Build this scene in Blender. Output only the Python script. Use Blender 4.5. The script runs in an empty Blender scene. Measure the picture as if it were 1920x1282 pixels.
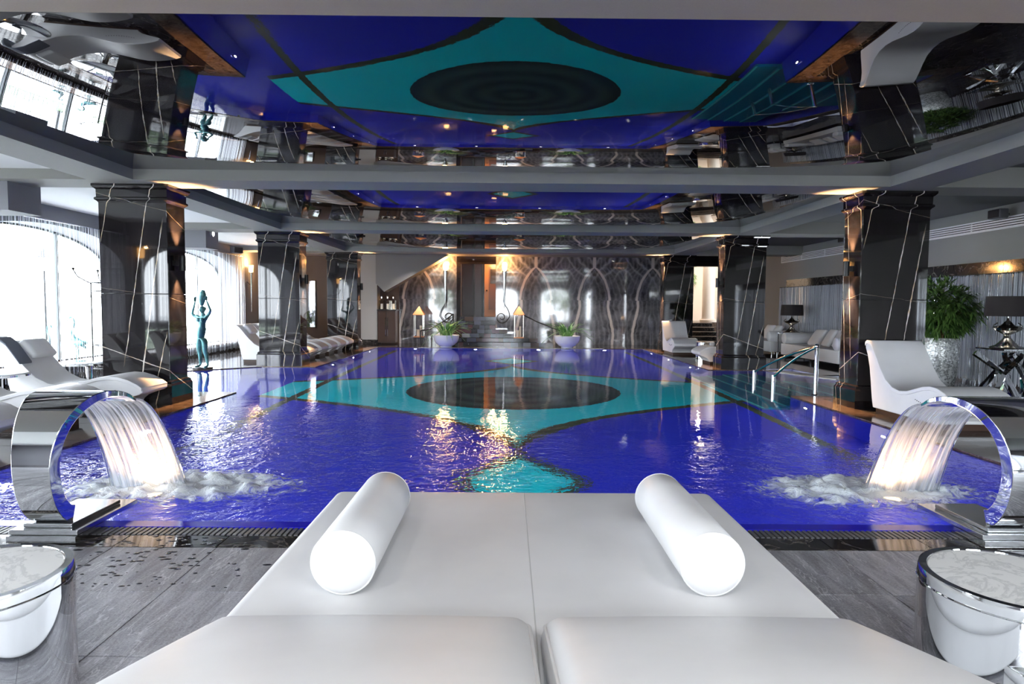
import bpy, bmesh, math, random
from mathutils import Vector, Matrix, Euler
random.seed(7)
R = math.radians
S = bpy.context.scene
C = S.collection
PI = math.pi

# ------------------------------------------------------------------ camera, world, exposure
cam = bpy.data.cameras.new('camera'); camo = bpy.data.objects.new('camera', cam); C.objects.link(camo)
cam.sensor_width = 36.0; cam.lens = 36.0 * 1200 / 1920; cam.clip_start = 0.05; cam.clip_end = 300
camo.matrix_world = Matrix.Translation((0, 0, 1.47)) @ (Matrix.Rotation(R(-0.43), 4, 'Z') @ Matrix.Rotation(R(90 - 3.24), 4, 'X') @ Matrix.Rotation(R(0.45), 4, 'Z'))
S.camera = camo
S.view_settings.view_transform = 'Standard'; S.view_settings.look = 'None'
S.view_settings.gamma = 1; S.view_settings.use_curve_mapping = False
S.view_settings.exposure = 0.75
cy = S.cycles
cy.use_denoising = True
try: cy.denoiser = 'OPENIMAGEDENOISE'
except Exception: pass
cy.max_bounces = 10; cy.diffuse_bounces = 4; cy.glossy_bounces = 6; cy.transmission_bounces = 8; cy.transparent_max_bounces = 16
cy.sample_clamp_indirect = 6.0; cy.blur_glossy = 0.3
cy.caustics_reflective = True; cy.caustics_refractive = True
w = bpy.data.worlds.new('overcast_sky'); S.world = w; w.use_nodes = True
bg = w.node_tree.nodes['Background']; bg.inputs[0].default_value = (0.86, 0.93, 1.0, 1); bg.inputs[1].default_value = 13.0

def portal(loc, rot, sx, sz):
    l = bpy.data.lights.new('window_daylight_portal', 'AREA'); l.shape = 'RECTANGLE'; l.size = sx; l.size_y = sz
    l.cycles.is_portal = True
    o = bpy.data.objects.new('window_daylight_portal', l); o.location = loc; o.rotation_euler = rot; C.objects.link(o)
LWIN = [0.6, 6.5, 12.4, 18.3]; BWIN = [-5.6, -0.3, 3.9, 7.6]
for yc in LWIN: portal((-9.32, yc, 1.6), (0, R(-90), 0), 2.7, 4.6)
for xc in BWIN: portal((xc, -3.3, 1.6), (R(90), 0, 0), 2.4, 2.8)
def lamp(kind, loc, e, col, rad=0.03, rot=None, angle=60, blend=0.6):
    l = bpy.data.lights.new('lamp_light', kind); l.energy = e; l.color = col; l.shadow_soft_size = rad
    if kind == 'SPOT': l.spot_size = R(angle); l.spot_blend = blend
    o = bpy.data.objects.new('lamp_light', l); o.location = loc
    if rot: o.rotation_euler = rot
    C.objects.link(o); return o

# ------------------------------------------------------------------ helpers
class MB:
    def __init__(s): s.v = []; s.f = []
    def add(s, vs, fs, mat=None):
        b = len(s.v)
        s.v += [tuple(mat @ Vector(p)) if mat else tuple(p) for p in vs]
        s.f += [tuple(b + i for i in f) for f in fs]; return s
    def box(s, x0, x1, y0, y1, z0, z1, mat=None):
        v = [(x0,y0,z0),(x1,y0,z0),(x1,y1,z0),(x0,y1,z0),(x0,y0,z1),(x1,y0,z1),(x1,y1,z1),(x0,y1,z1)]
        return s.add(v, [(3,2,1,0),(4,5,6,7),(0,1,5,4),(1,2,6,5),(2,3,7,6),(3,0,4,7)], mat)
    def tube(s, pts, r, n=8, cap=True, mat=None):
        pts = [Vector(p) for p in pts]; rs = r if isinstance(r, (list, tuple)) else [r] * len(pts)
        vs = []; fs = []; up = None
        for i, p in enumerate(pts):
            d = (pts[min(i+1, len(pts)-1)] - pts[max(i-1, 0)]).normalized()
            if up is None: up = Vector((0,0,1)) if abs(d.z) < 0.9 else Vector((1,0,0))
            a = d.cross(up).normalized(); up = a.cross(d).normalized()
            for k in range(n):
                t = 2*PI*k/n; vs.append(p + (a*math.cos(t) + up*math.sin(t)) * rs[i])
        for i in range(len(pts)-1):
            for k in range(n):
                fs.append((i*n+k, (i+1)*n+k, (i+1)*n+(k+1)%n, i*n+(k+1)%n))
        if cap: fs.append(tuple(range(n))); fs.append(tuple((len(pts)-1)*n + k for k in reversed(range(n))))
        return s.add(vs, fs, mat)
    def lathe(s, prof, n=24, c=(0,0,0), mat=None, caps=True):
        vs = []; fs = []
        for (r, z) in prof:
            for k in range(n):
                t = 2*PI*k/n; vs.append((c[0]+r*math.cos(t), c[1]+r*math.sin(t), c[2]+z))
        for i in range(len(prof)-1):
            for k in range(n): fs.append((i*n+k, i*n+(k+1)%n, (i+1)*n+(k+1)%n, (i+1)*n+k))
        if caps:
            if prof[0][0] > 1e-4: fs.append(tuple(reversed(range(n))))
            if prof[-1][0] > 1e-4: fs.append(tuple((len(prof)-1)*n+k for k in range(n)))
        return s.add(vs, fs, mat)
    def prism(s, poly, a, b, axis='y', mat=None):
        n = len(poly)
        def P(p, t):
            return (p[0], t, p[1]) if axis == 'y' else ((t, p[0], p[1]) if axis == 'x' else (p[0], p[1], t))
        vs = [P(p, a) for p in poly] + [P(p, b) for p in poly]
        fs = [tuple(range(n)), tuple(reversed(range(n, 2*n)))]
        fs += [(i, n+i, n+(i+1)%n, (i+1)%n) for i in range(n)]
        return s.add(vs, fs, mat)
    def ball(s, c, r, n=12, m=8, mat=None):
        rr = r if isinstance(r, (tuple, list)) else (r, r, r)
        vs = []; fs = []
        for i in range(m+1):
            th = PI*i/m
            for k in range(n):
                t = 2*PI*k/n
                vs.append((c[0]+rr[0]*math.sin(th)*math.cos(t), c[1]+rr[1]*math.sin(th)*math.sin(t), c[2]+rr[2]*math.cos(th)))
        for i in range(m):
            for k in range(n): fs.append((i*n+k, (i+1)*n+k, (i+1)*n+(k+1)%n, i*n+(k+1)%n))
        return s.add(vs, fs, mat)
    def rbox(s, hx, hy, hz, r, cuts=14, bulge=0.0, mat=None, off=(0,0,0)):
        N = cuts; fr = min(0.49, 0.5)
        def axis(h):
            k = 5; e = [ -h + r*(1-math.cos(PI/2*i/k)) for i in range(k) ]
            m = [ -(h-r) + 2*(h-r)*i/N for i in range(N+1) ]
            return e + m + [-x for x in reversed(e)]
        ax, ay, az = axis(hx), axis(hy), axis(hz)
        idx = {}
        vs = []; fs = []
        def V(p):
            q = [max(-(h-r), min(h-r, c)) for c, h in zip(p, (hx,hy,hz))]
            d = Vector([p[i]-q[i] for i in range(3)])
            if d.length > 1e-9: d = d.normalized()*r
            o = [q[i]+d[i] for i in range(3)]
            k = (round(o[0],6), round(o[1],6), round(o[2],6))
            if k not in idx:
                b = bulge*max(0,1-(o[0]/hx)**2)*max(0,1-(o[1]/hy)**2)*(1 if o[2] > 0 else -0.3)
                idx[k] = len(vs); vs.append((o[0]+off[0], o[1]+off[1], o[2]+b+off[2]))
            return idx[k]
        def face(A, B, fn, flip):
            for i in range(len(A)-1):
                for j in range(len(B)-1):
                    q = [V(fn(A[i],B[j])), V(fn(A[i+1],B[j])), V(fn(A[i+1],B[j+1])), V(fn(A[i],B[j+1]))]
                    if len(set(q)) < 3: continue
                    q2 = []
                    for t in q:
                        if t not in q2: q2.append(t)
                    fs.append(tuple(reversed(q2)) if flip else tuple(q2))
        face(ax, ay, lambda a,b:(a,b,hz), False); face(ax, ay, lambda a,b:(a,b,-hz), True)
        face(ax, az, lambda a,b:(a,-hy,b), False); face(ax, az, lambda a,b:(a,hy,b), True)
        face(ay, az, lambda a,b:(hx,a,b), False); face(ay, az, lambda a,b:(-hx,a,b), True)
        return s.add(vs, fs, mat)
    def mesh(s, name, mat, smooth=False, ang=40):
        me = bpy.data.meshes.new(name); me.from_pydata(s.v, [], s.f); me.validate()
        bm = bmesh.new(); bm.from_mesh(me); bmesh.ops.recalc_face_normals(bm, faces=bm.faces)
        bm.to_mesh(me); bm.free()
        if mat: me.materials.append(mat)
        if smooth:
            me.polygons.foreach_set('use_smooth', [True]*len(me.polygons))
            try: me.set_sharp_from_angle(angle=R(ang))
            except Exception: pass
        me.update(); return me
    def build(s, name, mat, parent=None, smooth=False, loc=None, bevel=0, ang=40):
        o = bpy.data.objects.new(name, s.mesh(name, mat, smooth, ang)); C.objects.link(o)
        if parent: o.parent = parent
        if loc: o.location = loc
        if bevel:
            m = o.modifiers.new('bevel', 'BEVEL'); m.width = bevel; m.segments = 2; m.limit_method = 'ANGLE'
        return o
def tag(o, label=None, cat=None, group=None, kind=None):
    if label: o['label'] = label
    if cat: o['category'] = cat
    if group: o['group'] = group
    if kind: o['kind'] = kind
    return o
def thing(name, label, cat, loc=(0,0,0), rz=0, group=None):
    o = bpy.data.objects.new(name, None); C.objects.link(o); o.empty_display_size = 0.1
    o.location = loc; o.rotation_euler = (0, 0, rz)
    return tag(o, label, cat, group)
def struct(name, loc=(0,0,0)):
    o = bpy.data.objects.new(name, None); C.objects.link(o); o.location = loc; o['kind'] = 'structure'; return o
KIDS = {}
def copy_tree(o, parent=None):
    c = o.copy(); C.objects.link(c)
    if parent: c.parent = parent; c.matrix_parent_inverse = o.matrix_parent_inverse.copy()
    for ch in list(o.children): copy_tree(ch, c)
    return c
def dup(o, loc, rz=None, label=None, group=None):
    c = copy_tree(o); c.location = loc
    if rz is not None: c.rotation_euler = (0, 0, rz)
    if label: c['label'] = label
    if group: c['group'] = group
    return c
def link(name, me, parent=None, loc=(0,0,0), rot=(0,0,0), sc=(1,1,1)):
    o = bpy.data.objects.new(name, me); C.objects.link(o); o.parent = parent
    o.location = loc; o.rotation_euler = rot; o.scale = sc; return o

# ------------------------------------------------------------------ materials
class E:
    def __init__(s, nt, v): s.nt = nt; s.v = v
    def _m(s, op, *a):
        n = s.nt.nodes.new('ShaderNodeMath'); n.operation = op
        for i, x in enumerate((s,) + a):
            x = x.v if isinstance(x, E) else x
            if isinstance(x, (int, float)): n.inputs[i].default_value = x
            else: s.nt.links.new(x, n.inputs[i])
        return E(s.nt, n.outputs[0])
    def __add__(s, o): return s._m('ADD', o)
    __radd__ = __add__
    def __sub__(s, o): return s._m('SUBTRACT', o)
    def __rsub__(s, o): return (s * -1) + o
    def __mul__(s, o): return s._m('MULTIPLY', o)
    __rmul__ = __mul__
    def __truediv__(s, o): return s._m('DIVIDE', o)
    def abs(s): return s._m('ABSOLUTE')
    def pow(s, o): return s._m('POWER', o)
    def sin(s): return s._m('SINE')
    def lt(s, o): return s._m('LESS_THAN', o)
    def gt(s, o): return s._m('GREATER_THAN', o)
    def min(s, o): return s._m('MINIMUM', o)
    def max(s, o): return s._m('MAXIMUM', o)
    def sqrt(s): return s._m('SQRT')
    def frac(s): return s._m('FRACT')
    def ramp(s, a, b, c=0.0, d=1.0):
        n = s.nt.nodes.new('ShaderNodeMapRange'); n.interpolation_type = 'SMOOTHSTEP'
        s.nt.links.new(s.v, n.inputs[0])
        for i, x in enumerate((a, b, c, d)): n.inputs[i+1].default_value = x
        return E(s.nt, n.outputs[0])
class Mat:
    def __init__(s, name):
        s.m = bpy.data.materials.new(name); s.m.use_nodes = True; s.nt = s.m.node_tree
        s.p = s.nt.nodes['Principled BSDF']; s.out = s.nt.nodes['Material Output']
    def set(s, **k):
        for a, v in k.items():
            n = {'col':'Base Color','rough':'Roughness','metal':'Metallic','ior':'IOR','emc':'Emission Color','ems':'Emission Strength','coat':'Coat Weight','coatr':'Coat Roughness','trans':'Transmission Weight','alpha':'Alpha','sheen':'Sheen Weight','spec':'Specular IOR Level','sub':'Subsurface Weight'}[a]
            if isinstance(v, E): s.nt.links.new(v.v, s.p.inputs[n]); continue
            if not isinstance(v, (int, float, tuple, list)): s.nt.links.new(v, s.p.inputs[n]); continue
            if isinstance(v, (tuple, list)) and len(v) == 3: v = (*v, 1)
            s.p.inputs[n].default_value = v
        return s
    def xyz(s, which='Object'):
        t = s.nt.nodes.new('ShaderNodeTexCoord'); x = s.nt.nodes.new('ShaderNodeSeparateXYZ')
        s.nt.links.new(t.outputs[which], x.inputs[0]); return [E(s.nt, x.outputs[i]) for i in range(3)]
    def comb(s, x, y, z):
        n = s.nt.nodes.new('ShaderNodeCombineXYZ')
        for i, v in enumerate((x, y, z)):
            if isinstance(v, E): s.nt.links.new(v.v, n.inputs[i])
            else: n.inputs[i].default_value = v
        return n.outputs[0]
    def coord(s, which='Object', scale=(1,1,1)):
        t = s.nt.nodes.new('ShaderNodeTexCoord'); m = s.nt.nodes.new('ShaderNodeMapping')
        m.inputs['Scale'].default_value = scale; s.nt.links.new(t.outputs[which], m.inputs[0]); return m.outputs[0]
    def noise(s, vec=None, scale=5, detail=3, rough=0.5, dist=0.0):
        n = s.nt.nodes.new('ShaderNodeTexNoise'); n.inputs['Scale'].default_value = scale
        n.inputs['Detail'].default_value = detail; n.inputs['Roughness'].default_value = rough; n.inputs['Distortion'].default_value = dist
        if vec is not None: s.nt.links.new(vec, n.inputs['Vector'])
        return E(s.nt, n.outputs[0])
    def mix(s, f, a, b):
        n = s.nt.nodes.new('ShaderNodeMix'); n.data_type = 'RGBA'
        if isinstance(f, E): s.nt.links.new(f.v, n.inputs[0])
        else: n.inputs[0].default_value = f
        for i, v in ((6, a), (7, b)):
            if isinstance(v, (tuple, list)): n.inputs[i].default_value = (*v[:3], 1)
            else: s.nt.links.new(v, n.inputs[i])
        return n.outputs[2]
    def bump(s, h, strength=0.2, dist=0.01, target=None):
        n = s.nt.nodes.new('ShaderNodeBump'); n.inputs['Strength'].default_value = strength; n.inputs['Distance'].default_value = dist
        s.nt.links.new(h.v, n.inputs['Height'])
        s.nt.links.new(n.outputs[0], (target or s.p).inputs['Normal']); return n
def simple(name, col, rough=0.5, **k):
    m = Mat(name); m.set(col=col, rough=rough, **k); return m.m

def m_leather(name, col=(0.74, 0.74, 0.75)):
    m = Mat(name); m.set(rough=0.42, spec=0.35)
    n = m.noise(m.coord(), 3, 4); m.set(col=m.mix(n.ramp(0.3, 0.7), tuple(c*0.94 for c in col), col))
    m.bump(m.noise(m.coord(), 220, 2), 0.08, 0.002); return m.m
WHITE = m_leather('white_leather')
def m_grey(name, col, bump=0.06):
    m = Mat(name); n = m.noise(m.coord(), 140, 3); m.set(rough=0.75, col=m.mix(n, tuple(c*0.9 for c in col), tuple(c*1.08 for c in col)))
    m.bump(n, bump, 0.003); return m.m
BEAM = m_grey('grey_painted_plaster', (0.195, 0.190, 0.180))
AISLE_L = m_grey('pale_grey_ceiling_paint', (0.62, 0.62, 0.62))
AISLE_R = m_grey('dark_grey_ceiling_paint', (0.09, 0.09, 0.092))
WALLG = m_grey('warm_grey_wall_paint', (0.34, 0.33, 0.315))
WALLD = m_grey('dark_taupe_wall_paint', (0.13, 0.12, 0.12))
LINTEL = m_grey('slate_grey_wall_paint', (0.17, 0.17, 0.19))
m = Mat('black_gloss_stretch_film'); m.set(col=(0.004,0.004,0.006), rough=0.0, ior=2.35); FILM = m.m
CHROME = simple('polished_chrome', (0.86,0.87,0.88), 0.03, metal=1.0)
STEEL = simple('brushed_steel', (0.62,0.63,0.64), 0.16, metal=1.0)
NICKEL = simple('antique_nickel', (0.62,0.57,0.5), 0.14, metal=1.0)
IRON = simple('blackened_wrought_iron', (0.03,0.03,0.032), 0.35, metal=0.6)
BLACKM = simple('black_enamel_metal', (0.015,0.015,0.016), 0.3)
BLACKF = m_grey('black_shade_fabric', (0.018,0.013,0.014))
COPPER = simple('aged_copper', (0.45,0.17,0.07), 0.4, metal=0.8)
DARKW = simple('dark_stained_wood', (0.05,0.025,0.016), 0.3)
CANDLE = simple('ivory_wax', (0.75,0.70,0.58), 0.5)
WHITEC = simple('white_glazed_ceramic', (0.78,0.78,0.76), 0.18)
GREYP = simple('dark_grey_planter_glaze', (0.07,0.07,0.08), 0.3)
SOIL = simple('dark_soil', (0.03,0.02,0.015), 0.9)
GRILLE = simple('white_lacquered_metal', (0.85,0.85,0.86), 0.4)
TOWEL = m_grey('slate_grey_towelling', (0.13,0.15,0.19), 0.5)
m = Mat('verdigris_bronze'); n = m.noise(m.coord(), 6, 4); m.set(metal=0.55, rough=0.4, col=m.mix(n.ramp(0.35,0.65), (0.04,0.11,0.12), (0.10,0.26,0.27))); BRONZE = m.m
def m_leaf(name, a, b):
    m = Mat(name); n = m.noise(m.coord(), 9, 3); m.set(rough=0.4, col=m.mix(n.ramp(0.35,0.65), a, b)); return m.m
LEAF = m_leaf('glossy_green_leaf', (0.05,0.17,0.04), (0.24,0.45,0.14))
LEAFD = m_leaf('dark_green_leaf', (0.025,0.075,0.015), (0.13,0.24,0.055))
STEM = simple('bamboo_cane', (0.25,0.17,0.07), 0.5)
m = Mat('silver_crackle_mosaic'); v = m.nt.nodes.new('ShaderNodeTexVoronoi'); v.inputs['Scale'].default_value = 34
m.nt.links.new(m.coord(), v.inputs['Vector']); vc = E(m.nt, v.outputs['Color']); m.set(rough=0.25, metal=0.3, col=m.mix(vc.ramp(0.1,0.9), (0.24,0.25,0.25), (0.75,0.77,0.77))); m.bump(E(m.nt, v.outputs['Distance']), 0.3, 0.01); MOSAICPOT = m.m

def m_nero(name='black_veined_marble'):
    m = Mat(name); x, y, z = m.xyz()
    s = x + (y + 0.26)*1.6
    vec = m.comb(s, 0.0, z)
    n1 = m.noise(vec, 1.6, 5, 0.6) - 0.5; n2 = m.noise(vec, 9, 3) - 0.5
    base = m.mix(m.noise(vec, 3.5, 5, 0.65).ramp(0.35,0.75), (0.006,0.005,0.006), (0.021,0.017,0.018))
    wv = m.noise(vec, 4, 2).ramp(0.3, 0.7, 0.35, 1.3)
    def line(dist, wd): return ((dist + n1*0.05 + n2*0.014).abs() / wv).ramp(wd*0.35, wd, 1.0, 0.0)
    A = line(s - (z*0.16 - 0.264), 0.0085) * z.ramp(0.5, 0.9)
    B = line(s - (z*0.15 + 0.02), 0.014) * z.ramp(2.75, 2.3)
    D = line(z - (0.66 - s*0.36), 0.010) * 0.8
    F = line(s - (z*0.2 - 0.94), 0.008) * z.ramp(2.3, 2.5)
    G = line(s - (z*0.23 + 0.22), 0.009) * z.ramp(1.1, 0.9)
    H = line(z - (2.9 - s*0.25), 0.005) * 0.35
    K = line(z - (1.62 - s*0.12), 0.004) * 0.25
    f = A.max(B).max(D).max(F).max(G).max(H).max(K)
    vc = m.mix(m.noise(vec, 7, 2).ramp(0.4,0.6), (0.80,0.74,0.68), (0.66,0.50,0.32))
    m.set(col=m.mix(f*0.85, base, vc), rough=0.035, ior=1.62, coat=0.12, coatr=0.02); return m.m
NERO = m_nero()
def m_darkstone(name, a, b, rough=0.07, ior=1.6, scale=2.0, veins=0.3):
    m = Mat(name); t = m.nt.nodes.new('ShaderNodeNewGeometry'); P = t.outputs['Position']
    n = m.noise(P, scale, 6, 0.65, 1.2); n2 = (m.noise(P, scale*0.8, 4, 0.6, 2.0)-0.5).abs().ramp(0.0, 0.02, veins, 0.0)
    c = m.mix(n.ramp(0.3,0.7), a, b); m.set(col=m.mix(n2, c, (0.4,0.36,0.32)), rough=rough, ior=ior)
    m.bump(m.noise(P, 5, 2), 0.015, 0.02); return m.m
POLISH = m_darkstone('polished_dark_granite', (0.012,0.011,0.012), (0.035,0.031,0.031))
BROWNST = m_darkstone('brown_emperador_coping', (0.05,0.032,0.024), (0.13,0.085,0.06), 0.12, 1.6, 6)
FLOORJ = None
def m_slate():
    m = Mat('riven_grey_slate_tile'); t = m.nt.nodes.new('ShaderNodeNewGeometry'); P = t.outputs['Position']
    mp = m.nt.nodes.new('ShaderNodeMapping'); mp.inputs['Scale'].default_value = (7, 1.1, 7); mp.inputs['Rotation'].default_value = (0,0,R(24)); m.nt.links.new(P, mp.inputs[0])
    n = m.noise(mp.outputs[0], 2.2, 8, 0.72, 0.6); n2 = m.noise(P, 90, 4, 0.7); oi = m.nt.nodes.new('ShaderNodeObjectInfo')
    rnd = E(m.nt, oi.outputs['Random'])
    f = (n*0.62 + n2*0.62 + rnd*0.12 - 0.17)
    c = m.mix(f.ramp(0.3,0.78), (0.10,0.10,0.112), (0.46,0.46,0.50))
    ln = (m.noise(mp.outputs[0], 1.1, 4, 0.6, 0.4)-0.5).abs().ramp(0.0, 0.012, 0.5, 0.0)
    m.set(col=m.mix(ln, c, (0.66,0.66,0.70)), rough=n2.ramp(0.3,0.7,0.32,0.6), spec=0.6); m.bump(n*0.6+n2*0.5, 0.5, 0.006); return m.m
SLATE = m_slate()
def m_water():
    m = Mat('pool_water'); nt = m.nt; nt.nodes.remove(m.p)
    g = nt.nodes.new('ShaderNodeBsdfGlass'); g.inputs['IOR'].default_value = 1.33; g.inputs['Roughness'].default_value = 0.0
    nt.links.new(g.outputs[0], m.out.inputs['Surface'])
    t = nt.nodes.new('ShaderNodeNewGeometry'); P = t.outputs['Position']; sx = nt.nodes.new('ShaderNodeSeparateXYZ'); nt.links.new(P, sx.inputs[0])
    X, Y = E(nt, sx.outputs[0]), E(nt, sx.outputs[1])
    d1 = ((X+2.9)*(X+2.9) + (Y-5.2)*(Y-5.2)).sqrt(); d2 = ((X-3.2)*(X-3.2) + (Y-5.2)*(Y-5.2)).sqrt()
    agit = d1.ramp(0.4, 5.2, 1.0, 0.0).max(d2.ramp(0.4, 2.4, 0.85, 0.0)) + 0.027
    h = m.noise(P, 2.2, 2, 0.5, 0.3)*0.55 + m.noise(P, 7.0, 2, 0.5, 0.6)*0.30 + m.noise(P, 19.0, 2, 0.5, 0.4)*0.16
    h2 = h * agit
    b = nt.nodes.new('ShaderNodeBump'); b.inputs['Strength'].default_value = 0.55; b.inputs['Distance'].default_value = 0.16
    nt.links.new(h2.v, b.inputs['Height']); nt.links.new(b.outputs[0], g.inputs['Normal']); return m.m
WATER = m_water()
PCX, PCY = 0.13, 12.75
def m_pool():
    m = Mat('pool_mosaic'); t = m.nt.nodes.new('ShaderNodeNewGeometry'); sx = m.nt.nodes.new('ShaderNodeSeparateXYZ'); m.nt.links.new(t.outputs['Position'], sx.inputs[0])
    P = t.outputs['Position']
    wob = (m.noise(P, 9, 2)-0.5)*0.05
    X, Y, Z = [E(m.nt, sx.outputs[i]) for i in range(3)]
    u = (X-PCX).abs() + wob; v = (Y-PCY).abs() + wob
    deep = Z.lt(-1.35)
    g = 4.55 - (u.max(0.0001).pow(0.53))*1.60
    inside = v.lt(g) * u.lt(4.7)
    bord = v.gt(g-0.03) * v.lt(g + 0.19 + u.ramp(0,1.5,0.30,0.0)) * u.lt(4.7)
    r = (u*u + v*v).sqrt()
    circ = r.lt(2.12)
    ring = ((r*11 + m.noise(P, 3, 2)*2.0).sin()*0.5+0.5)
    dm = u/0.60 + (v-5.95).abs()/0.86
    dia = dm.lt(1.0); diab = dm.lt(1.34)
    lane = (u-4.02).abs().lt(0.08)
    n = m.noise(P, 60, 2)
    blue = m.mix(n, (0.014,0.018,0.50), (0.026,0.045,0.74))
    teal = m.mix(n, (0.0,0.72,0.80), (0.0,0.90,0.95))
    dark = m.mix(n, (0.02,0.045,0.02), (0.09,0.10,0.035))
    rc = m.mix(ring, (0.012,0.04,0.035), (0.05,0.105,0.08))
    c = m.mix(inside*deep, blue, teal); c = m.mix(bord.max(diab)*deep, c, dark); c = m.mix(dia*deep, c, teal); c = m.mix(circ*deep, c, rc)
    c = m.mix(lane*deep, c, dark)
    br = m.nt.nodes.new('ShaderNodeTexBrick')
    m.set(col=c, rough=0.4); return m.m
POOLM = m_pool()
def m_bookmatch():
    m = Mat('bookmatched_grey_marble'); t = m.nt.nodes.new('ShaderNodeNewGeometry'); sx = m.nt.nodes.new('ShaderNodeSeparateXYZ'); m.nt.links.new(t.outputs['Position'], sx.inputs[0])
    X, Z = E(m.nt, sx.outputs[0]), E(m.nt, sx.outputs[2])
    per = 2.24
    q = (((X - 1.08)/per + 10.5).frac() - 0.5).abs() * per     # mirrored about each arch centre
    vec = m.comb(q, 0.0, Z)
    n = m.noise(vec, 1.8, 4, 0.6) - 0.5; n2 = m.noise(vec, 7, 3) - 0.5
    zz = ((Z - 1.7).max(0.0) / 1.25).min(0.999)
    hi = (1.0 - zz.pow(1.7)).max(0.0).pow(0.75) * 0.60
    lo = (Z*2.9).sin()*0.05 + (1.0 - Z.ramp(0.0, 1.3))*0.12
    h = hi + lo*(Z.lt(1.7))
    d = q - h + n*0.10 + n2*0.02
    band = (d).abs().ramp(0.035, 0.065, 1.0, 0.0)
    vein = ((d*34 + n*9).sin()*0.5+0.5).pow(2.0)
    vein2 = ((Z*13 - q*16 + n*9).sin()*0.5+0.5).pow(4) * Z.ramp(2.2,2.8)
    base = m.mix(m.noise(vec, 2.4, 4, 0.6).ramp(0.3,0.7), (0.035,0.036,0.042), (0.13,0.13,0.145))
    c = m.mix(vein*0.26, base, (0.30,0.30,0.33)); c = m.mix(vein2*0.35, c, (0.45,0.45,0.48)); c = m.mix(band*0.85, c, (0.52,0.46,0.43))
    m.set(col=c, rough=0.06, ior=1.75, coat=0.5, coatr=0.03); return m.m
BOOK = m_bookmatch()
m = Mat('white_marble'); n = (m.noise(m.coord(), 3, 6, 0.65, 1.5)-0.5).abs().ramp(0.0, 0.05, 0.45, 0.0); m.set(rough=0.12, col=m.mix(n, (0.82,0.82,0.81), (0.45,0.46,0.47))); MARBLEW = m.m
def m_streak(name, a, b, alpha_lo, alpha_hi, scale=60, metal=0.0, rough=0.3):
    m = Mat(name); n = m.noise(m.coord('Object', (scale, scale*0.0+1, 0.7)), 1.0, 3, 0.7)
    m.set(col=m.mix(n.ramp(0.35,0.65), a, b), rough=rough, alpha=n.ramp(0.42, 0.72, alpha_lo, alpha_hi), metal=metal, ior=1.33, spec=0.9); return m.m
def m_sheet():
    m = Mat('falling_water'); nt = m.nt
    n = m.noise(m.coord('Object', (34, 0.9, 0.7)), 1.0, 3, 0.7); n2 = m.noise(m.coord('Object', (90, 1.5, 1.2)), 1.0, 2, 0.6)
    m.set(col=(0.9,0.93,0.97), rough=0.10, ior=1.33, spec=0.9)
    tl = nt.nodes.new('ShaderNodeBsdfTranslucent'); tl.inputs[0].default_value = (0.95,0.96,1.0,1)
    tr = nt.nodes.new('ShaderNodeBsdfTransparent'); tr.inputs[0].default_value = (0.93,0.95,0.98,1)
    a = nt.nodes.new('ShaderNodeMixShader'); a.inputs[0].default_value = 0.6; nt.links.new(m.p.outputs[0], a.inputs[1]); nt.links.new(tl.outputs[0], a.inputs[2])
    b = nt.nodes.new('ShaderNodeMixShader'); al = (n*0.65 + n2*0.35).ramp(0.38, 0.64, 0.10, 0.85); nt.links.new(al.v, b.inputs[0])
    nt.links.new(tr.outputs[0], b.inputs[1]); nt.links.new(a.outputs[0], b.inputs[2]); nt.links.new(b.outputs[0], m.out.inputs[0]); return m.m
WSHEET = m_sheet()
def m_foam():
    m = Mat('white_water_foam'); x, y, z = m.xyz()
    r = ((x*x)/1.05 + (y*y)/0.26).sqrt(); n = m.noise(m.coord(), 6.5, 6, 0.75, 1.2)
    a = (n - 0.10 + (1.0 - r)*0.62).ramp(0.42, 0.66)
    m.set(col=(0.86,0.93,0.95), rough=0.35, alpha=a * 0.92); m.bump(n, 0.8, 0.05); return m.m
FOAM = m_foam()
STRING = simple('silver_string', (0.60,0.62,0.66), 0.35, metal=0.25)
STRINGW = simple('pale_string', (0.75,0.78,0.84), 0.5)
MIRRORG = simple('smoked_mirror', (0.50,0.52,0.56), 0.06, metal=0.9)
def m_pane():
    m = Mat('window_glass'); nt = m.nt; nt.nodes.remove(m.p)
    a = nt.nodes.new('ShaderNodeBsdfTransparent'); b = nt.nodes.new('ShaderNodeBsdfGlossy'); b.inputs['Roughness'].default_value = 0.0
    f = nt.nodes.new('ShaderNodeLayerWeight'); ff = (E(nt, f.outputs['Facing']).pow(4.0)*0.35 + 0.04); x = nt.nodes.new('ShaderNodeMixShader')
    nt.links.new(ff.v, x.inputs[0]); nt.links.new(a.outputs[0], x.inputs[1]); nt.links.new(b.outputs[0], x.inputs[2]); nt.links.new(x.outputs[0], m.out.inputs[0]); return m.m
PANE = m_pane()
WARM = (1.0, 0.52, 0.20)
def emis(name, col, st): return simple(name, (0.8,0.8,0.8), 0.5, emc=col, ems=st)
BULB = emis('warm_bulb_glow', (1.0,0.60,0.22), 16.0)
SHADEG = emis('amber_glass_shade_glow', (1.0,0.50,0.14), 5.0)
POOLLAMP = emis('underwater_lamp_lens', (1.0,0.97,0.92), 520.0)
POOLLAMPW = emis('underwater_warm_lamp_lens', (1.0,0.72,0.42), 60.0)

# ================================================================== SETTING
LX, RX, BY, FY = -8.7, 9.4, -3.0, 24.6
POOL = [(-4.5,4.25),(4.75,4.25),(4.75,10.62),(7.4,10.62),(7.4,12.2),(6.85,13.2),(6.05,15.02),(4.75,15.02),(4.75,22.3),(-4.5,22.3),(-4.5,15.02),(-5.75,15.02),(-6.95,14.0),(-7.6,13.2),(-7.6,10.62),(-4.5,10.62)]
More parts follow.
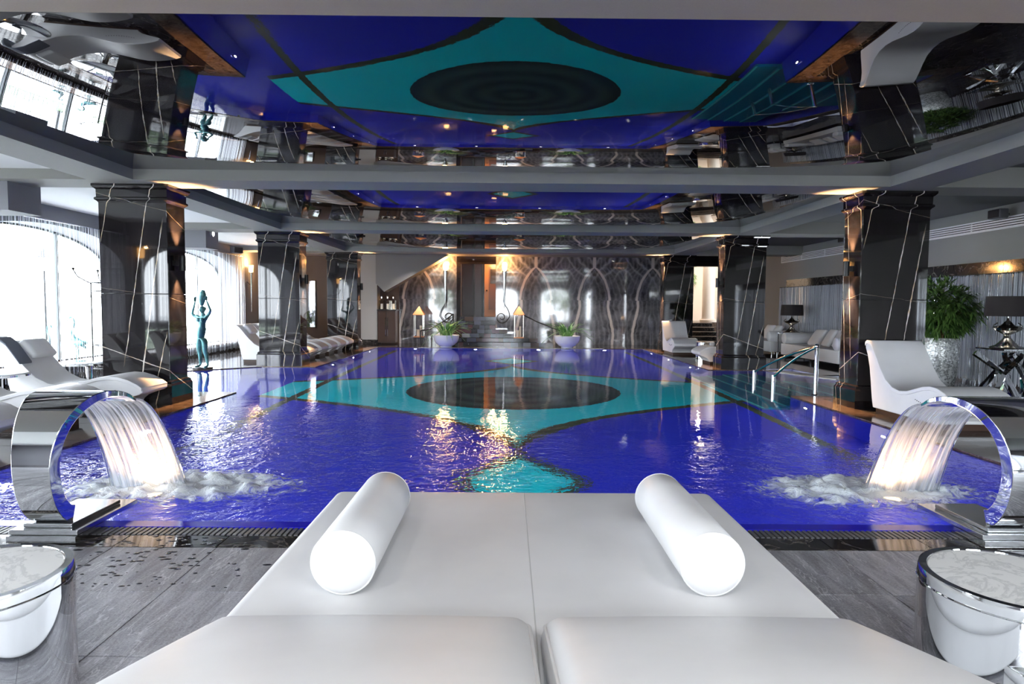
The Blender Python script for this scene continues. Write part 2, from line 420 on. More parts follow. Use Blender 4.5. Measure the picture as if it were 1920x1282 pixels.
# pool basin, steps, water
b = MB(); n = len(POOL)
b.add([(x,y,-1.4) for x,y in POOL], [tuple(range(n))])
for i in range(n):
    (x0,y0),(x1,y1) = POOL[i], POOL[(i+1)%n]
    b.add([(x0,y0,-1.4),(x1,y1,-1.4),(x1,y1,-0.02),(x0,y0,-0.02)], [(0,1,2,3)])
basin = b.build('pool_basin', POOLM); basin['kind'] = 'structure'
me = basin.data
bm = bmesh.new(); bm.from_mesh(me); bmesh.ops.reverse_faces(bm, faces=[f for f in bm.faces if f.normal.z < -0.5]); bm.to_mesh(me); bm.free()
STEPM = simple('teal_step_mosaic', (0.0,0.22,0.34), 0.4)
TEALN = simple('pale_teal_step_nosing', (0.08,0.75,0.72), 0.4)
for i in range(6):                                                   # steps going down from the right alcove
    x0 = 6.6 - i*0.38; z = -0.28 - i*0.19
    o = MB().box(x0-0.38, 7.4 if i == 0 else x0, 10.66, 14.98 if i > 1 else 13.4 - (1-i)*0.5, -1.4, z).build('step', STEPM, basin)
    MB().box(x0-0.40, x0-0.36, 10.66, 14.98 if i > 1 else 13.4 - (1-i)*0.5, z-0.02, z+0.006).build('step_nosing', TEALN, o)
w = MB(); w.add([(x,y,-0.015) for x,y in POOL], [tuple(range(n))])
wo = w.build('pool_water', WATER); wo['kind'] = 'structure'
if wo.data.polygons[0].normal.z < 0:
    bm = bmesh.new(); bm.from_mesh(wo.data); bmesh.ops.reverse_faces(bm, faces=bm.faces); bm.to_mesh(wo.data); bm.free()
BLUET = simple('cobalt_pool_tile', (0.012,0.010,0.50), 0.15)
MB().box(-4.5,4.75,4.14,4.25,-0.10,0.006).build('pool_rim', BLUET, basin)

# ---- floor slabs (under tiles z=-0.012; tiled in material where far)
def m_farfloor():
    m = Mat('polished_dark_floor'); t = m.nt.nodes.new('ShaderNodeNewGeometry'); P = t.outputs['Position']
    br = m.nt.nodes.new('ShaderNodeTexBrick'); br.offset = 0; br.inputs['Scale'].default_value = 1.0
    for k, v in (('Mortar Size',0.006),('Brick Width',0.6),('Row Height',0.6)): br.inputs[k].default_value = v
    m.nt.links.new(P, br.inputs['Vector'])
    n = m.noise(P, 2.0, 6, 0.65, 1.2)
    c = m.mix(n.ramp(0.3,0.7), (0.014,0.012,0.012), (0.04,0.034,0.033)); m.set(col=m.mix(E(m.nt, br.outputs['Fac']), c, (0.008,0.008,0.008)), rough=0.06, ior=1.65); return m.m
FARF = m_farfloor()
flo = MB()
for r in [(LX-0.7,-4.86,3.78,10.26),(LX-0.7,-7.96,10.26,15.38),(-7.96,-6.2,14.6,15.38),(LX-0.7,-4.86,15.38,22.66),(5.11,RX+0.4,3.78,10.26),(7.76,RX+0.4,10.26,15.38),(6.9,7.76,13.9,15.38),(5.11,RX+0.4,15.38,22.66),
          (LX-0.7,RX+0.4,22.66,30.5),(LX-0.7,RX+0.4,BY-0.4,3.78),(-4.86,5.11,3.78,4.05)]:
    flo.box(r[0],r[1],r[2],r[3],-0.3,-0.012)
floor = flo.build('floor', simple('tile_grout', (0.05,0.05,0.052), 0.7)); floor['kind'] = 'structure'
far = MB()
for r in [(LX-0.6,-7.96,12.06,15.38),(-7.96,-6.2,14.75,15.38),(LX-0.6,-4.86,15.38,22.66),(7.76,RX,12.06,15.38),(6.9,7.76,14.0,15.38),(5.11,RX,15.38,22.66),(LX-0.6,RX,22.66,30.4),(LX-0.6,RX,BY,0.2)]:
    far.box(r[0],r[1],r[2],r[3],-0.012,0)
far.build('paving', FARF, floor)
tile_me = {}
def tiles(x0,x1,y0,y1,sx,sy,mat,root,name='tile'):
    nx = max(1,round((x1-x0)/sx)); ny = max(1,round((y1-y0)/sy)); sx=(x1-x0)/nx; sy=(y1-y0)/ny
    k = (round(sx,4),round(sy,4),mat.name,name)
    if k not in tile_me:
        g = 0.0022; b = MB(); c = 0.002
        a, d = sx/2-g, sy/2-g
        b.add([(-a,-d,-0.01),(a,-d,-0.01),(a,d,-0.01),(-a,d,-0.01),(-a,-d,-c),(a,-d,-c),(a,d,-c),(-a,d,-c),(-a+c,-d+c,0),(a-c,-d+c,0),(a-c,d-c,0),(-a+c,d-c,0)],
              [(0,1,5,4),(1,2,6,5),(2,3,7,6),(3,0,4,7),(4,5,9,8),(5,6,10,9),(6,7,11,10),(7,4,8,11),(8,9,10,11)])
        tile_me[k] = b.mesh(name, mat)
    for j in range(ny):
        for i in range(nx): link(name, tile_me[k], root, (x0+sx*(i+0.5), y0+sy*(j+0.5), 0))
fn = struct('floor'); tiles(-4.86-0.62, 5.11+0.62, 0.2, 3.80, 0.63, 0.6, SLATE, fn); 
tiles(-5.5, 5.75, 3.80, 4.0, 0.63, 0.21, POLISH, fn, 'border_tile')
fl = struct('floor'); tiles(LX-0.6,-5.48,0.2,3.8,0.6,0.6,SLATE,fl); tiles(LX,-5.5,3.8,4.0,0.6,0.21,POLISH,fl,'border_tile')
tiles(LX,-4.86,4.0,10.26,0.6,0.6,POLISH,fl); tiles(LX,-7.96,10.26,12.06,0.6,0.6,POLISH,fl)
fr = struct('floor'); tiles(5.73,RX,0.2,3.8,0.6,0.6,SLATE,fr); tiles(5.75,RX,3.8,4.0,0.6,0.21,POLISH,fr,'border_tile')
tiles(5.11,RX,4.0,10.26,0.6,0.6,POLISH,fr); tiles(7.76,RX,10.26,12.06,0.6,0.6,POLISH,fr)
# coping round the pool
cop = struct('trim_1')
def coping(p, q, w_, side):
    p = Vector((*p,0)); q = Vector((*q,0)); L = (q-p).length; k = max(1, round(L/1.2)); d = (q-p)/L; nn = Vector((-d.y,d.x,0))*side
    for i in range(k):
        a = p + d*(L*i/k+0.003); c = p + d*(L*(i+1)/k-0.003); e, f = a+nn*w_, c+nn*w_
        z = 0.002
        b = MB(); b.add([(v.x,v.y,-0.09) for v in (a,c,f,e)] + [(v.x,v.y,z) for v in (a,c,f,e)], [(0,1,2,3),(4,5,6,7),(0,1,5,4),(1,2,6,5),(2,3,7,6),(3,0,4,7)])
        b.build('coping_stone', BROWNST, cop)
W_ = 0.36
coping((-4.5,4.25),(-4.5,10.62+0.0),W_,1); coping((-4.5-W_,10.62),(-7.6,10.62),-W_,-1) ; coping((-7.6,10.26),(-7.6,13.2),W_,1); coping((-7.6,13.2),(-6.95,14.0),W_,1); coping((-6.95,14.0),(-5.75,15.02),W_,1); coping((-5.75,15.02),(-4.5,15.02),W_,1)
coping((-4.5,15.38),(-4.5,22.66),W_,1); coping((-4.5,22.3),(4.75,22.3),W_,1)
coping((4.75,4.25),(4.75,10.62),W_,-1); coping((4.75+W_,10.62),(7.4,10.62),W_,-1); coping((7.4,10.26),(7.4,12.2),W_,-1); coping((7.4,12.2),(6.85,13.2),W_,-1); coping((6.85,13.2),(6.05,15.02),W_,-1); coping((6.05,15.02),(4.75,15.02),W_,-1); coping((4.75,15.38),(4.75,22.66),W_,-1)
# overflow grate along the near edge
gr = thing('overflow_grate', 'black slatted overflow grate along the near edge of the pool', 'grate', (0,4.07,0))
MB().box(-5.2,5.4,-0.07,0.07,-0.05,-0.03).build('channel', BLACKM, gr)
sl = MB().box(-0.011,0.011,-0.066,0.066,-0.028,0.004).mesh('slat', simple('dark_grate_plastic', (0.10,0.10,0.11), 0.35))
for i in range(290): link('slat', sl, gr, (-5.1+i*0.0355,0,0))

# ---- columns
COLS = {}
cap_prof = [(0,3.159),(0.062,3.159),(0.062,3.13),(0.045,3.105),(0.02,3.085),(0.018,2.98),(0.038,2.965),(0.038,2.94),(0.012,2.92),(0,2.90)]
def ring_prof(b, hx, hy, prof):
    vs=[]; fs=[]; m_=len(prof)
    for (o,z) in prof:
        vs += [(-hx-o,-hy-o,z),(hx+o,-hy-o,z),(hx+o,hy+o,z),(-hx-o,hy+o,z)]
    for i in range(m_-1):
        for k in range(4): fs.append((i*4+k,i*4+(k+1)%4,(i+1)*4+(k+1)%4,(i+1)*4+k))
    return b.add(vs, fs)
def column(hx, label):
    t = thing('marble_column', label, 'column')
    hy = 0.26; g = 0.0025
    MB().box(-hx+0.02,hx-0.02,-hy+0.02,hy-0.02,0,3.16).build('core', simple('column_core', (0.01,0.01,0.01), 0.5), t)
    for z0, z1 in ((0.34,1.60),(1.60,2.92)):
        for sy in (-1,1): MB().box(-hx,hx,min(sy*hy,sy*(hy-0.02)),max(sy*hy,sy*(hy-0.02)),z0+g,z1-g).build('panel', NERO, t, bevel=0.004)
        for sx in (-1,1): MB().box(min(sx*hx,sx*(hx-0.02)),max(sx*hx,sx*(hx-0.02)),-hy+0.021,hy-0.021,z0+g,z1-g).build('side_panel', NERO, t, bevel=0.004)
    ring_prof(MB(),hx,hy,[(0.05,0.0),(0.05,0.27),(0.03,0.30),(0.03,0.325),(0.0,0.345)]).build('plinth', NERO, t)
    ring_prof(MB(),hx,hy,cap_prof[::-1]).build('capital', NERO, t)
    return t
CL = column(0.485, 'nearest left black marble column, beside the chaise with the grey towel'); CL.location = (-5.385, 9.56, 0)
c2 = dup(CL, (-5.385,15.42,0), label='second black marble column on the left, beside the statue')
c3 = dup(CL, (-5.385,21.2,0), label='farthest black marble column on the left side of the pool')
CR = column(0.485, 'nearest right black marble column, behind the big white chaise'); CR.location = (5.62, 9.56, 0)
d2 = dup(CR, (5.62,15.42,0), label='second black marble column on the right, beyond the chrome handrail')
d3 = dup(CR, (5.62,21.3,0), label='farthest black marble column on the right side of the pool')
for c in (CL,c2,c3,CR,d2,d3): c['group'] = 'black marble columns round the pool'
BLT = simple('black_lamp_metal', (0.012,0.012,0.013), 0.3, metal=0.5)
def sconce(x, y, s, lab):
    t = thing('up_down_light', lab, 'wall light', (x,y,2.06), 0, 'up and down lights on the columns')
    MB().lathe([(0.035,-0.11),(0.045,-0.11),(0.045,0.11),(0.035,0.11),(0.035,-0.11)], 16, (s*0.085,0,0), caps=False).build('tube', BLT, t, smooth=True)
    MB().box(min(0,s*0.05),max(0,s*0.05),-0.03,0.03,-0.04,0.04).build('bracket', BLT, t)
    MB().lathe([(0.033,-0.03),(0.033,0.03)], 12, (s*0.085,0,0)).build('lens', emis('warm_lens_glow', (1.0,0.6,0.28), 12.0), t)
    for up in (0,1):
        l = lamp('SPOT', (x+s*0.085, y, 2.06+(0.115 if up else -0.115)), 420, (1.0,0.56,0.25), 0.02, (R(180) if up else 0, 0, 0), 62, 0.8)
for y, k in ((9.56,'nearest'),(15.42,'second'),(21.2,'farthest')):
    sconce(-4.90, y, 1, 'small black up and down light on the %s left column' % k)
    sconce(5.135, y, -1, 'small black up and down light on the %s right column' % k)

# ---- beams and ceilings
YB = [(1.2,3.86),(8.95,9.6),(14.7,15.42),(20.45,21.25)]
BX0, BX1 = -5.16, 5.30
ceil = struct('ceiling')
for (a,c) in YB: MB().box(LX-0.2,RX+0.2,a,c,3.16,3.8).build('cross_beam', BEAM, ceil)
for x0, x1 in ((-5.8,BX0),(BX1,5.94)):
    for a, c in [(3.86,8.95),(9.6,14.7),(15.42,20.45)]: MB().box(x0,x1,a+0.001,c-0.001,3.16,3.8).build('long_beam', BEAM, ceil)
for a, c in [(-3.2,1.2),(3.86,8.95),(9.6,14.7),(15.42,20.45),(21.25,24.6)]:
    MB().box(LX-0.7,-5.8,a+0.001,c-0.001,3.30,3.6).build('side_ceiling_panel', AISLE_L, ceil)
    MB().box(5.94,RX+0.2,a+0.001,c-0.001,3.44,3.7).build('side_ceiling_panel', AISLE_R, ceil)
MB().box(-5.8,5.94,-3.2,1.2,3.3,3.6).build('near_ceiling_panel', AISLE_L, ceil)
MB().box(-5.8,5.94,21.25,24.6,3.34,3.6).build('far_ceiling_panel', WALLD, ceil)
for (a, c) in [(3.86,8.95),(9.6,14.7),(15.42,20.45)]:                 # sagging stretch film in each bay
    N, K = 40, 28; b = MB(); vs=[]; fs=[]
    for j in range(K+1):
        v = -1+2*j/K
        for i in range(N+1):
            u = -1+2*i/N
            z = 3.305 - 0.207*(1-v*v)*(1-u**4)
            vs.append(((BX0+BX1)/2+u*(BX1-BX0)/2, (a+c)/2+v*(c-a)/2, z))
    for j in range(K):
        for i in range(N): q=j*(N+1)+i; fs.append((q,q+1,q+N+2,q+N+1))
    b.add(vs,fs); o = b.build('mirror_film', FILM, ceil, smooth=True, ang=180)
    bm = bmesh.new(); bm.from_mesh(o.data); bm.faces.ensure_lookup_table()
    if bm.faces[0].normal.z > 0: bmesh.ops.reverse_faces(bm, faces=bm.faces)
    bm.to_mesh(o.data); bm.free()

# ---- left wall with arched windows
def arch_pts(hw, spring, apex, n=24, z0=None):
    return [(-hw*math.cos(PI*i/n), spring+(apex-spring)*math.sin(PI*i/n)**0.9) for i in range(n+1)]
HW, SPR, APX, SILL = 2.55, 2.12, 2.95, 0.25
def arched_wall(centres, lo, hi, top, hw, spr, apx, sill):
    """wall in (s,z) plane with arched openings, as a list of quads"""
    quads = []; edges = []
    cur = lo
    for c in centres:
        quads.append([(cur,0),(c-hw,0),(c-hw,top),(cur,top)]); quads.append([(c-hw,0),(c+hw,0),(c+hw,sill),(c-hw,sill)])
        p = [(c+x,z) for x,z in arch_pts(hw,spr,apx)]
        for i in range(len(p)-1): quads.append([p[i],p[i+1],(p[i+1][0],top),(p[i][0],top)])
        e = [(c-hw,sill)] + p + [(c+hw,sill)]
        edges.append(e); cur = c+hw
    quads.append([(cur,0),(hi,0),(hi,top),(cur,top)])
    return quads, edges
def wall_from(quads, edges, f, t0, t1, name, mat):
    b = MB()
    for q in quads:
        b.add([f(s,t0,z) for s,z in q] + [f(s,t1,z) for s,z in q], [(0,1,2,3),(7,6,5,4)])
    for e in edges:
        m_ = len(e)
        b.add([f(s,t0,z) for s,z in e] + [f(s,t1,z) for s,z in e], [(i,(i+1)%m_,m_+(i+1)%m_,m_+i) for i in range(m_)])
    o = b.build(name, mat); o['kind'] = 'structure'; return o
q, e = arched_wall(LWIN, BY, FY+0.4, 3.7, HW, SPR, APX, SILL)
fL = lambda s,t,z: (t, s, z)
wl = wall_from(q, e, fL, LX, LX-0.65, 'wall_left', LINTEL)
q, e2 = arched_wall(BWIN, LX-0.2, RX+0.2, 3.7, 1.15, 2.3, 2.9, 0.1)
fB = lambda s,t,z: (s, t, z)
wb = wall_from(q, e2, fB, BY, BY-0.4, 'wall_back', LINTEL)
FRAME = simple('dark_bronze_window_frame', (0.05,0.06,0.065), 0.4)
WFRAME = simple('white_window_bar', (0.75,0.76,0.78), 0.4)
def window(idx, f, c, hw, spr, apx, sill, t, mull, grid):
    wnd = struct('window_%d' % idx)
    p = [(-hw,sill)] + arch_pts(hw,spr,apx) + [(hw,sill)]
    fr_ = [(c+x,z) for x,z in p]
    inn = [(c+x*0.975, sill+(z-sill)*0.975+0.03) for x,z in p]
    b = MB(); k=len(p)
    b.add([f(s,t,z) for s,z in fr_]+[f(s,t,z) for s,z in inn]+[f(s,t+0.05,z) for s,z in fr_]+[f(s,t+0.05,z) for s,z in inn],
          [(i,(i+1)%k,k+(i+1)%k,k+i) for i in range(k)]+[(2*k+i,2*k+(i+1)%k,3*k+(i+1)%k,3*k+i) for i in range(k)]+[(k+i,k+(i+1)%k,3*k+(i+1)%k,3*k+i) for i in range(k)])
    b.build('window_frame', FRAME, wnd)
    ztop = lambda x: spr+(apx-spr)*math.sqrt(max(0,1-(x/hw)**2))
    for mx in mull:
        a0 = f(c+mx-0.03,t,sill); a1 = f(c+mx+0.03,t+0.06,ztop(mx)-0.02)
        MB().box(min(a0[0],a1[0]),max(a0[0],a1[0]),min(a0[1],a1[1]),max(a0[1],a1[1]),a0[2],a1[2]).build('mullion', FRAME, wnd)
    if grid:
        z = sill+0.45
        while z < apx-0.1:
            w_ = hw if z < spr else hw*math.sqrt(max(0,1-((z-spr)/(apx-spr))**2))
            a0 = f(c-w_,t+0.01,z-0.008); a1 = f(c+w_,t+0.04,z+0.008)
            MB().box(min(a0[0],a1[0]),max(a0[0],a1[0]),min(a0[1],a1[1]),max(a0[1],a1[1]),a0[2],a1[2]).build('glazing_bar', FRAME, wnd)
            z += 0.45
    k = len(inn); b = MB(); b.add([f(s,t+0.025,z) for s,z in inn]+[f(s,t+0.033,z) for s,z in inn], [tuple(range(k)),tuple(reversed(range(k,2*k)))]); b.build('pane', PANE, wnd)
    return wnd
SILLM = m_darkstone('brown_marble_sill', (0.10,0.06,0.05), (0.22,0.15,0.12), 0.15)
for i, yc in enumerate(LWIN):
    wd = window(i+1, fL, yc, HW, SPR, APX, SILL, LX-0.62, (-0.95,0.95) if i != 2 else (0.9,-0.85), i == 3)
    MB().box(LX-0.64,LX+0.05,yc-HW+0.002,yc+HW-0.002,SILL-0.05,SILL+0.005).build('window_sill', SILLM, wd)
for i, xc in enumerate(BWIN): window(i+5, fB, xc, 1.15, 2.3, 2.9, 0.1, BY-0.38, (0,), False)
MB().box(LX,LX+0.03,BY,FY,0.0,0.14).build('baseboard_left', POLISH)['kind'] = 'structure'
for i, y in enumerate((3.55, 9.45, 15.35)):                                        # downstand boxes between the windows
    MB().box(LX,-7.02,y-0.32,y+0.32,2.76,3.32).build('ceiling_bulkhead', LINTEL, wl)

# ---- right wall
wr = MB().box(RX,RX+0.3,BY-0.3,FY+0.3,0,3.8).build('wall_right', m_grey('grey_right_wall_paint',(0.25,0.245,0.235))); wr['kind'] = 'structure'
for i in range(14):
    y0 = 4.0+i*1.35; y1 = y0+1.34
    if y1 > 22.0: break
    MB().box(RX-0.03,RX,y0,y1,2.16,2.40).build('band_panel', POLISH, wr)
    MB().box(RX-0.02,RX,y0,y1,0.0,2.155).build('mirror_panel', MIRRORG, wr)
vent = thing('air_grille', 'long white slotted air grille high on the right wall', 'vent', (RX,13,3.11))
MB().box(-0.005,-0.001,-9,9,-0.10,0.10).build('backing', BLACKM, vent)
for k in range(5): MB().box(-0.03,-0.006,-9,9,-0.10+k*0.045,-0.10+k*0.045+0.026).build('louvre', GRILLE, vent)
MB().box(-0.028,-0.006,-9,9,-0.115,-0.103).build('frame', GRILLE, vent)
for k in range(13): MB().box(-0.029,-0.006,-9+k*1.5-0.006,-9+k*1.5+0.006,-0.10,0.10).build('divider', GRILLE, vent)
# ---- far wall
farw = struct('wall_far')
MB().box(LX-0.7,-5.0,FY,FY+0.3,0,3.7).build('plaster_panel', WALLD, farw)
MB().box(-5.75,-4.88,24.05,24.59,0.16,3.4).build('plaster_pier', WALLG, farw); MB().box(-5.77,-4.86,24.03,24.6,0,0.16).build('skirting', POLISH, farw)
NICHE = simple('dark_bronze_niche', (0.06,0.03,0.018), 0.35)
MB().box(-5.0,-4.15,FY,FY+0.25,0,3.7).build('niche_back', NICHE, farw)
def slab(x0,x1,z0=0.0,z1=3.4,mat=BOOK): MB().box(x0+0.002,x1-0.002,FY,FY+0.12,z0,z1).build('marble_slab', mat, farw)
for x in (-4.15,-3.05): slab(x, x+1.1)
slab(-1.95,-1.80,mat=NERO)
x = -0.45
while x < 6.3: slab(x, min(x+1.12,6.3)); x += 1.12
MB().box(-1.80,-0.45,FY-0.0,FY+0.12,3.05,3.4).build('door_lintel', NERO, farw)
MB().box(6.3,7.05,FY,FY+0.3,0,3.7).build('marble_slab', NERO, farw)
MB().box(8.25,RX+0.2,FY,FY+0.3,0,3.7).build('marble_slab', NERO, farw)
MB().box(7.05,8.25,FY,FY+0.3,3.02,3.7).build('door_lintel', NERO, farw)
for x0 in (6.97,8.15): MB().box(x0,x0+0.12,FY-0.08,FY,0,3.1).build('architrave', NERO, farw)
MB().box(6.97,8.27,FY-0.08,FY,3.02,3.16).build('architrave', NERO, farw)
MB().box(-4.16,-1.79,FY+0.125,FY+0.3,0,3.7).build('wall_backing', WALLD, farw); MB().box(-0.46,6.31,FY+0.125,FY+0.3,0,3.7).build('wall_backing', WALLD, farw)
# underside of the stair rising behind the first bay
MB().prism([(-4.86,2.25),(-4.55,1.95),(-2.15,3.34),(-4.86,3.34)], 23.7, 24.5, 'y').build('stair_soffit', BEAM, farw)
# hall behind the centre door
hall = struct('wall_hall'); HR = simple('dark_red_brown_panelling', (0.022,0.008,0.006), 0.25)
MB().box(-2.6,0.6,27.4,27.5,0.85,3.7).build('panelling', HR, hall); MB().box(-2.0,-1.9,FY+0.13,27.4,0,3.7).build('side_wall', HR, hall); MB().box(0.0,0.1,FY+0.13,27.4,0,3.7).build('side_wall', HR, hall); MB().box(-2.0,0.1,FY+0.13,27.4,3.6,3.7).build('hall_ceiling', HR, hall)
MB().box(-1.9,0.0,FY+0.13,27.4,0,1.04).build('hall_floor', POLISH, hall)
for px in (-1.45,-1.1): MB().box(px,px+0.06,27.3,27.4,1.04,3.6).build('post', BLACKM, hall)
lamp('POINT', (-0.6, 26.3, 3.2), 60, (1.0,0.5,0.2), 0.1)
dr = struct('door_1'); OR = simple('golden_oak_door', (0.50,0.22,0.06), 0.3)
MB().box(-0.98,-0.02,27.18,27.25,1.04,3.35).build('door_leaf', OR, dr); MB().box(-0.80,-0.22,27.14,27.18,1.30,3.1).build('door_panel', simple('brown_oak_panel', (0.22,0.09,0.03), 0.3), dr); MB().box(-0.74,-0.28,27.11,27.14,2.4,3.0).build('glass_panel', simple('dark_door_glass', (0.05,0.04,0.03), 0.1), dr)
MB().ball((-0.88,27.11,2.1), 0.04).build('door_handle', NICKEL, dr)
# brick-like tiled stairs
st = thing('tiled_steps', 'dark glossy tiled steps fanning out below the central doorway', 'stairs', (-1.1,FY,0))
pal = [simple('glazed_tile_%s' % k, c, 0.10, ior=1.5) for k, c in (('black',(0.012,0.011,0.013)),('plum',(0.06,0.022,0.03)),('slate',(0.05,0.055,0.08)),('silver',(0.20,0.20,0.23)),('brown',(0.045,0.025,0.018)))]
NS = 7; rise = 1.04/NS
for k in range(NS):
    lft = -0.72 - 0.04*(NS-1-k) - (0.35 if k < 2 else 0.0) ; rgt = 0.66 + [2.1,1.55,0.95,0.45,0.0,0.0,0.0][k]
    y0 = -1.62+k*0.22; xx = lft; z0 = k*rise
    MB().box(lft+0.01,rgt-0.01,y0+0.02,0.0,z0,z0+rise-0.012).build('tread', POLISH, st)
    while xx < rgt-0.02:
        ww = min(random.uniform(0.16,0.34), rgt-xx)
        MB().box(xx+0.003,xx+ww-0.003,y0-random.uniform(0,0.012),y0+0.03,z0+0.004,z0+rise-0.004).build('tile', random.choice(pal[:3]+pal), st)
        xx += ww
# stair room at the right
lobby = struct('wall_lobby'); CREAM = simple('cream_plaster', (0.70,0.60,0.50), 0.7)
MB().box(6.2,10.4,29.2,29.3,0,4.2).build('back_wall', CREAM, lobby); MB().box(6.2,10.4,FY+0.3,29.2,3.9,4.0).build('lobby_ceiling', CREAM, lobby); MB().box(6.2,6.3,FY+0.3,29.2,0,4).build('side_wall', CREAM, lobby); MB().box(10.3,10.4,FY+0.3,29.2,0,4).build('side_wall', CREAM, lobby)
MB().box(6.3,10.3,26.0,29.2,0,0.86).build('landing', BROWNST, lobby)
lamp('POINT', (8.2, 26.8, 3.4), 170, (1.0,0.84,0.66), 0.15)
s2 = thing('dark_stairs', 'dark marble stairs with pale nosings in the right-hand doorway', 'stairs', (7.65,FY,0))
for k in range(5):
    z = k*0.17
    MB().box(-0.6,0.6,0.02+k*0.28,1.5,z,z+0.15).build('riser', POLISH, s2); MB().box(-0.6,0.6,-0.01+k*0.28,0.32+k*0.28,z+0.15,z+0.17).build('tread', simple('pale_stone_nosing', (0.45,0.36,0.30), 0.3), s2)
o = MB().lathe([(0.34,0),(0.34,0.08),(0.27,0.12),(0.25,0.18),(0.24,3.04)], 24).build('round_column', CREAM, loc=(8.35,26.6,0.86), smooth=True); tag(o, 'smooth cream round column seen through the right-hand doorway', 'column')
# fill lights added in the near ceiling, out of view, to brighten the daybed
for i, (x, y) in enumerate([(-1.6,-0.6),(0.1,-0.6),(1.8,-0.6)]):
    t = thing('ceiling_downlight', ('left','middle','right')[i]+' one of three added fill lights in the near ceiling behind the daybed', 'ceiling light', (x,y,3.295), 0, 'added fill lights over the daybed')
    MB().lathe([(0.0,-0.004),(0.09,-0.004)],20).build('lens', emis('white_lens_glow',(1.0,0.98,0.95),6.0), t)
    MB().lathe([(0.092,-0.008),(0.11,-0.008),(0.11,0.0),(0.092,0.0)],20,caps=False).build('trim_ring', STEEL, t)
    l = bpy.data.lights.new('lamp_light','AREA'); l.shape='DISK'; l.size=0.22; l.energy=24; l.color=(1,0.98,0.95)
    o = bpy.data.objects.new('lamp_light', l); o.location=(x,y,3.28); C.objects.link(o)
for i, x in enumerate((-3.4,-1.4,0.5,2.4,4.3)):
    t = thing('ceiling_downlight', ('leftmost','second from the left','middle','second from the right','rightmost')[i]+' small downlight in the ceiling before the far marble wall', 'ceiling light', (x,22.9,3.336), 0, 'small downlights before the far wall')
    MB().lathe([(0.0,-0.004),(0.045,-0.004)],16).build('lens', emis('white_lens_glow',(1.0,0.98,0.95),9.0), t)
    MB().lathe([(0.047,-0.008),(0.06,-0.008),(0.06,0.0),(0.047,0.0)],16,caps=False).build('trim_ring', STEEL, t)
    lamp('SPOT', (x,22.9,3.31), 140, (1.0,0.94,0.86), 0.04, (0,0,0), 110, 0.7)
# outside ground
og = struct('ground'); MB().box(-60,-9.4,-40,70,-0.35,-0.15).build('paving', simple('pale_terrace_paving', (0.75,0.76,0.78), 0.8), og); MB().box(-60,60,-60,-3.5,-0.35,-0.15).build('paving', simple('pale_terrace_paving', (0.75,0.76,0.78), 0.8), og)
GR = m_leaf('lawn_green', (0.03,0.085,0.012), (0.07,0.16,0.025))
MB().box(-14.6,-12.2,-20,50,-0.15,-0.12).build('lawn', GR, og); MB().box(-22,-18.5,-20,50,-0.15,-0.12).build('lawn', GR, og); MB().box(-30,30,-14,-7,-0.15,-0.12).build('lawn', GR, og)

# ================================================================== OBJECTS
# ---- string curtains
def strings(name, label, f, s0, s1, z0, z1, dens, r, mat, group, rail=True, jit=0.02):
    t = thing(name, label, 'curtain', (0,0,0), 0, group)
    b = MB(); rnd = random.Random(int((s0+50)*97))
    s = s0
    while s < s1:
        rr = r*rnd.uniform(0.5,1.7); tt = rnd.uniform(-jit,jit); zb = z0+rnd.uniform(0,0.05); sw = rnd.uniform(-0.012,0.012)
        A = f(s,tt,z1); B = f(s+sw,tt+rnd.uniform(-0.01,0.01),zb)
        b.add([(A[0]-rr,A[1]-rr,A[2]),(A[0]+rr,A[1]-rr,A[2]),(A[0],A[1]+rr,A[2]),(B[0]-rr,B[1]-rr,B[2]),(B[0]+rr,B[1]-rr,B[2]),(B[0],B[1]+rr,B[2])],[(0,1,4,3),(1,2,5,4),(2,0,3,5)])
        s += rnd.uniform(0.4,1.6)/dens
    o = b.build('strands', mat, t); o['kind'] = 'stuff'
    if rail:
        A = f(s0,0,z1); B = f(s1,0,z1); MB().tube([A,B],0.012).build('rail', STEEL, t)
    return t
for yc, k in ((0.6,'pale string curtain before the arched window level with the daybed'),(6.5,'pale string curtain hanging before the nearest arched window on the left'),(12.4,'pale string curtain before the arched window behind the coat rack'),(18.3,'pale string curtain before the arched window beyond the statue')):
    strings('string_curtain', k, lambda s,t,z: (LX+0.10+t, s, z), yc-2.75, yc+2.75, 0.03, 3.0, 24, 0.0028, STRINGW, 'string curtains at the left windows')
for a, c, k in ((4.2,9.9,'nearest stretch of the silver string curtain, on the right wall behind the marble column'),(9.95,15.6,'silver string curtain on the right wall behind the tall planter'),(15.65,21.8,'silver string curtain on the right wall behind the white sofas')):
    strings('silver_string_curtain', k, lambda s,t,z: (RX-0.13+t, s, z), a, c, 0.04, 2.15, 44, 0.0045, STRING, 'silver string curtains along the right wall')

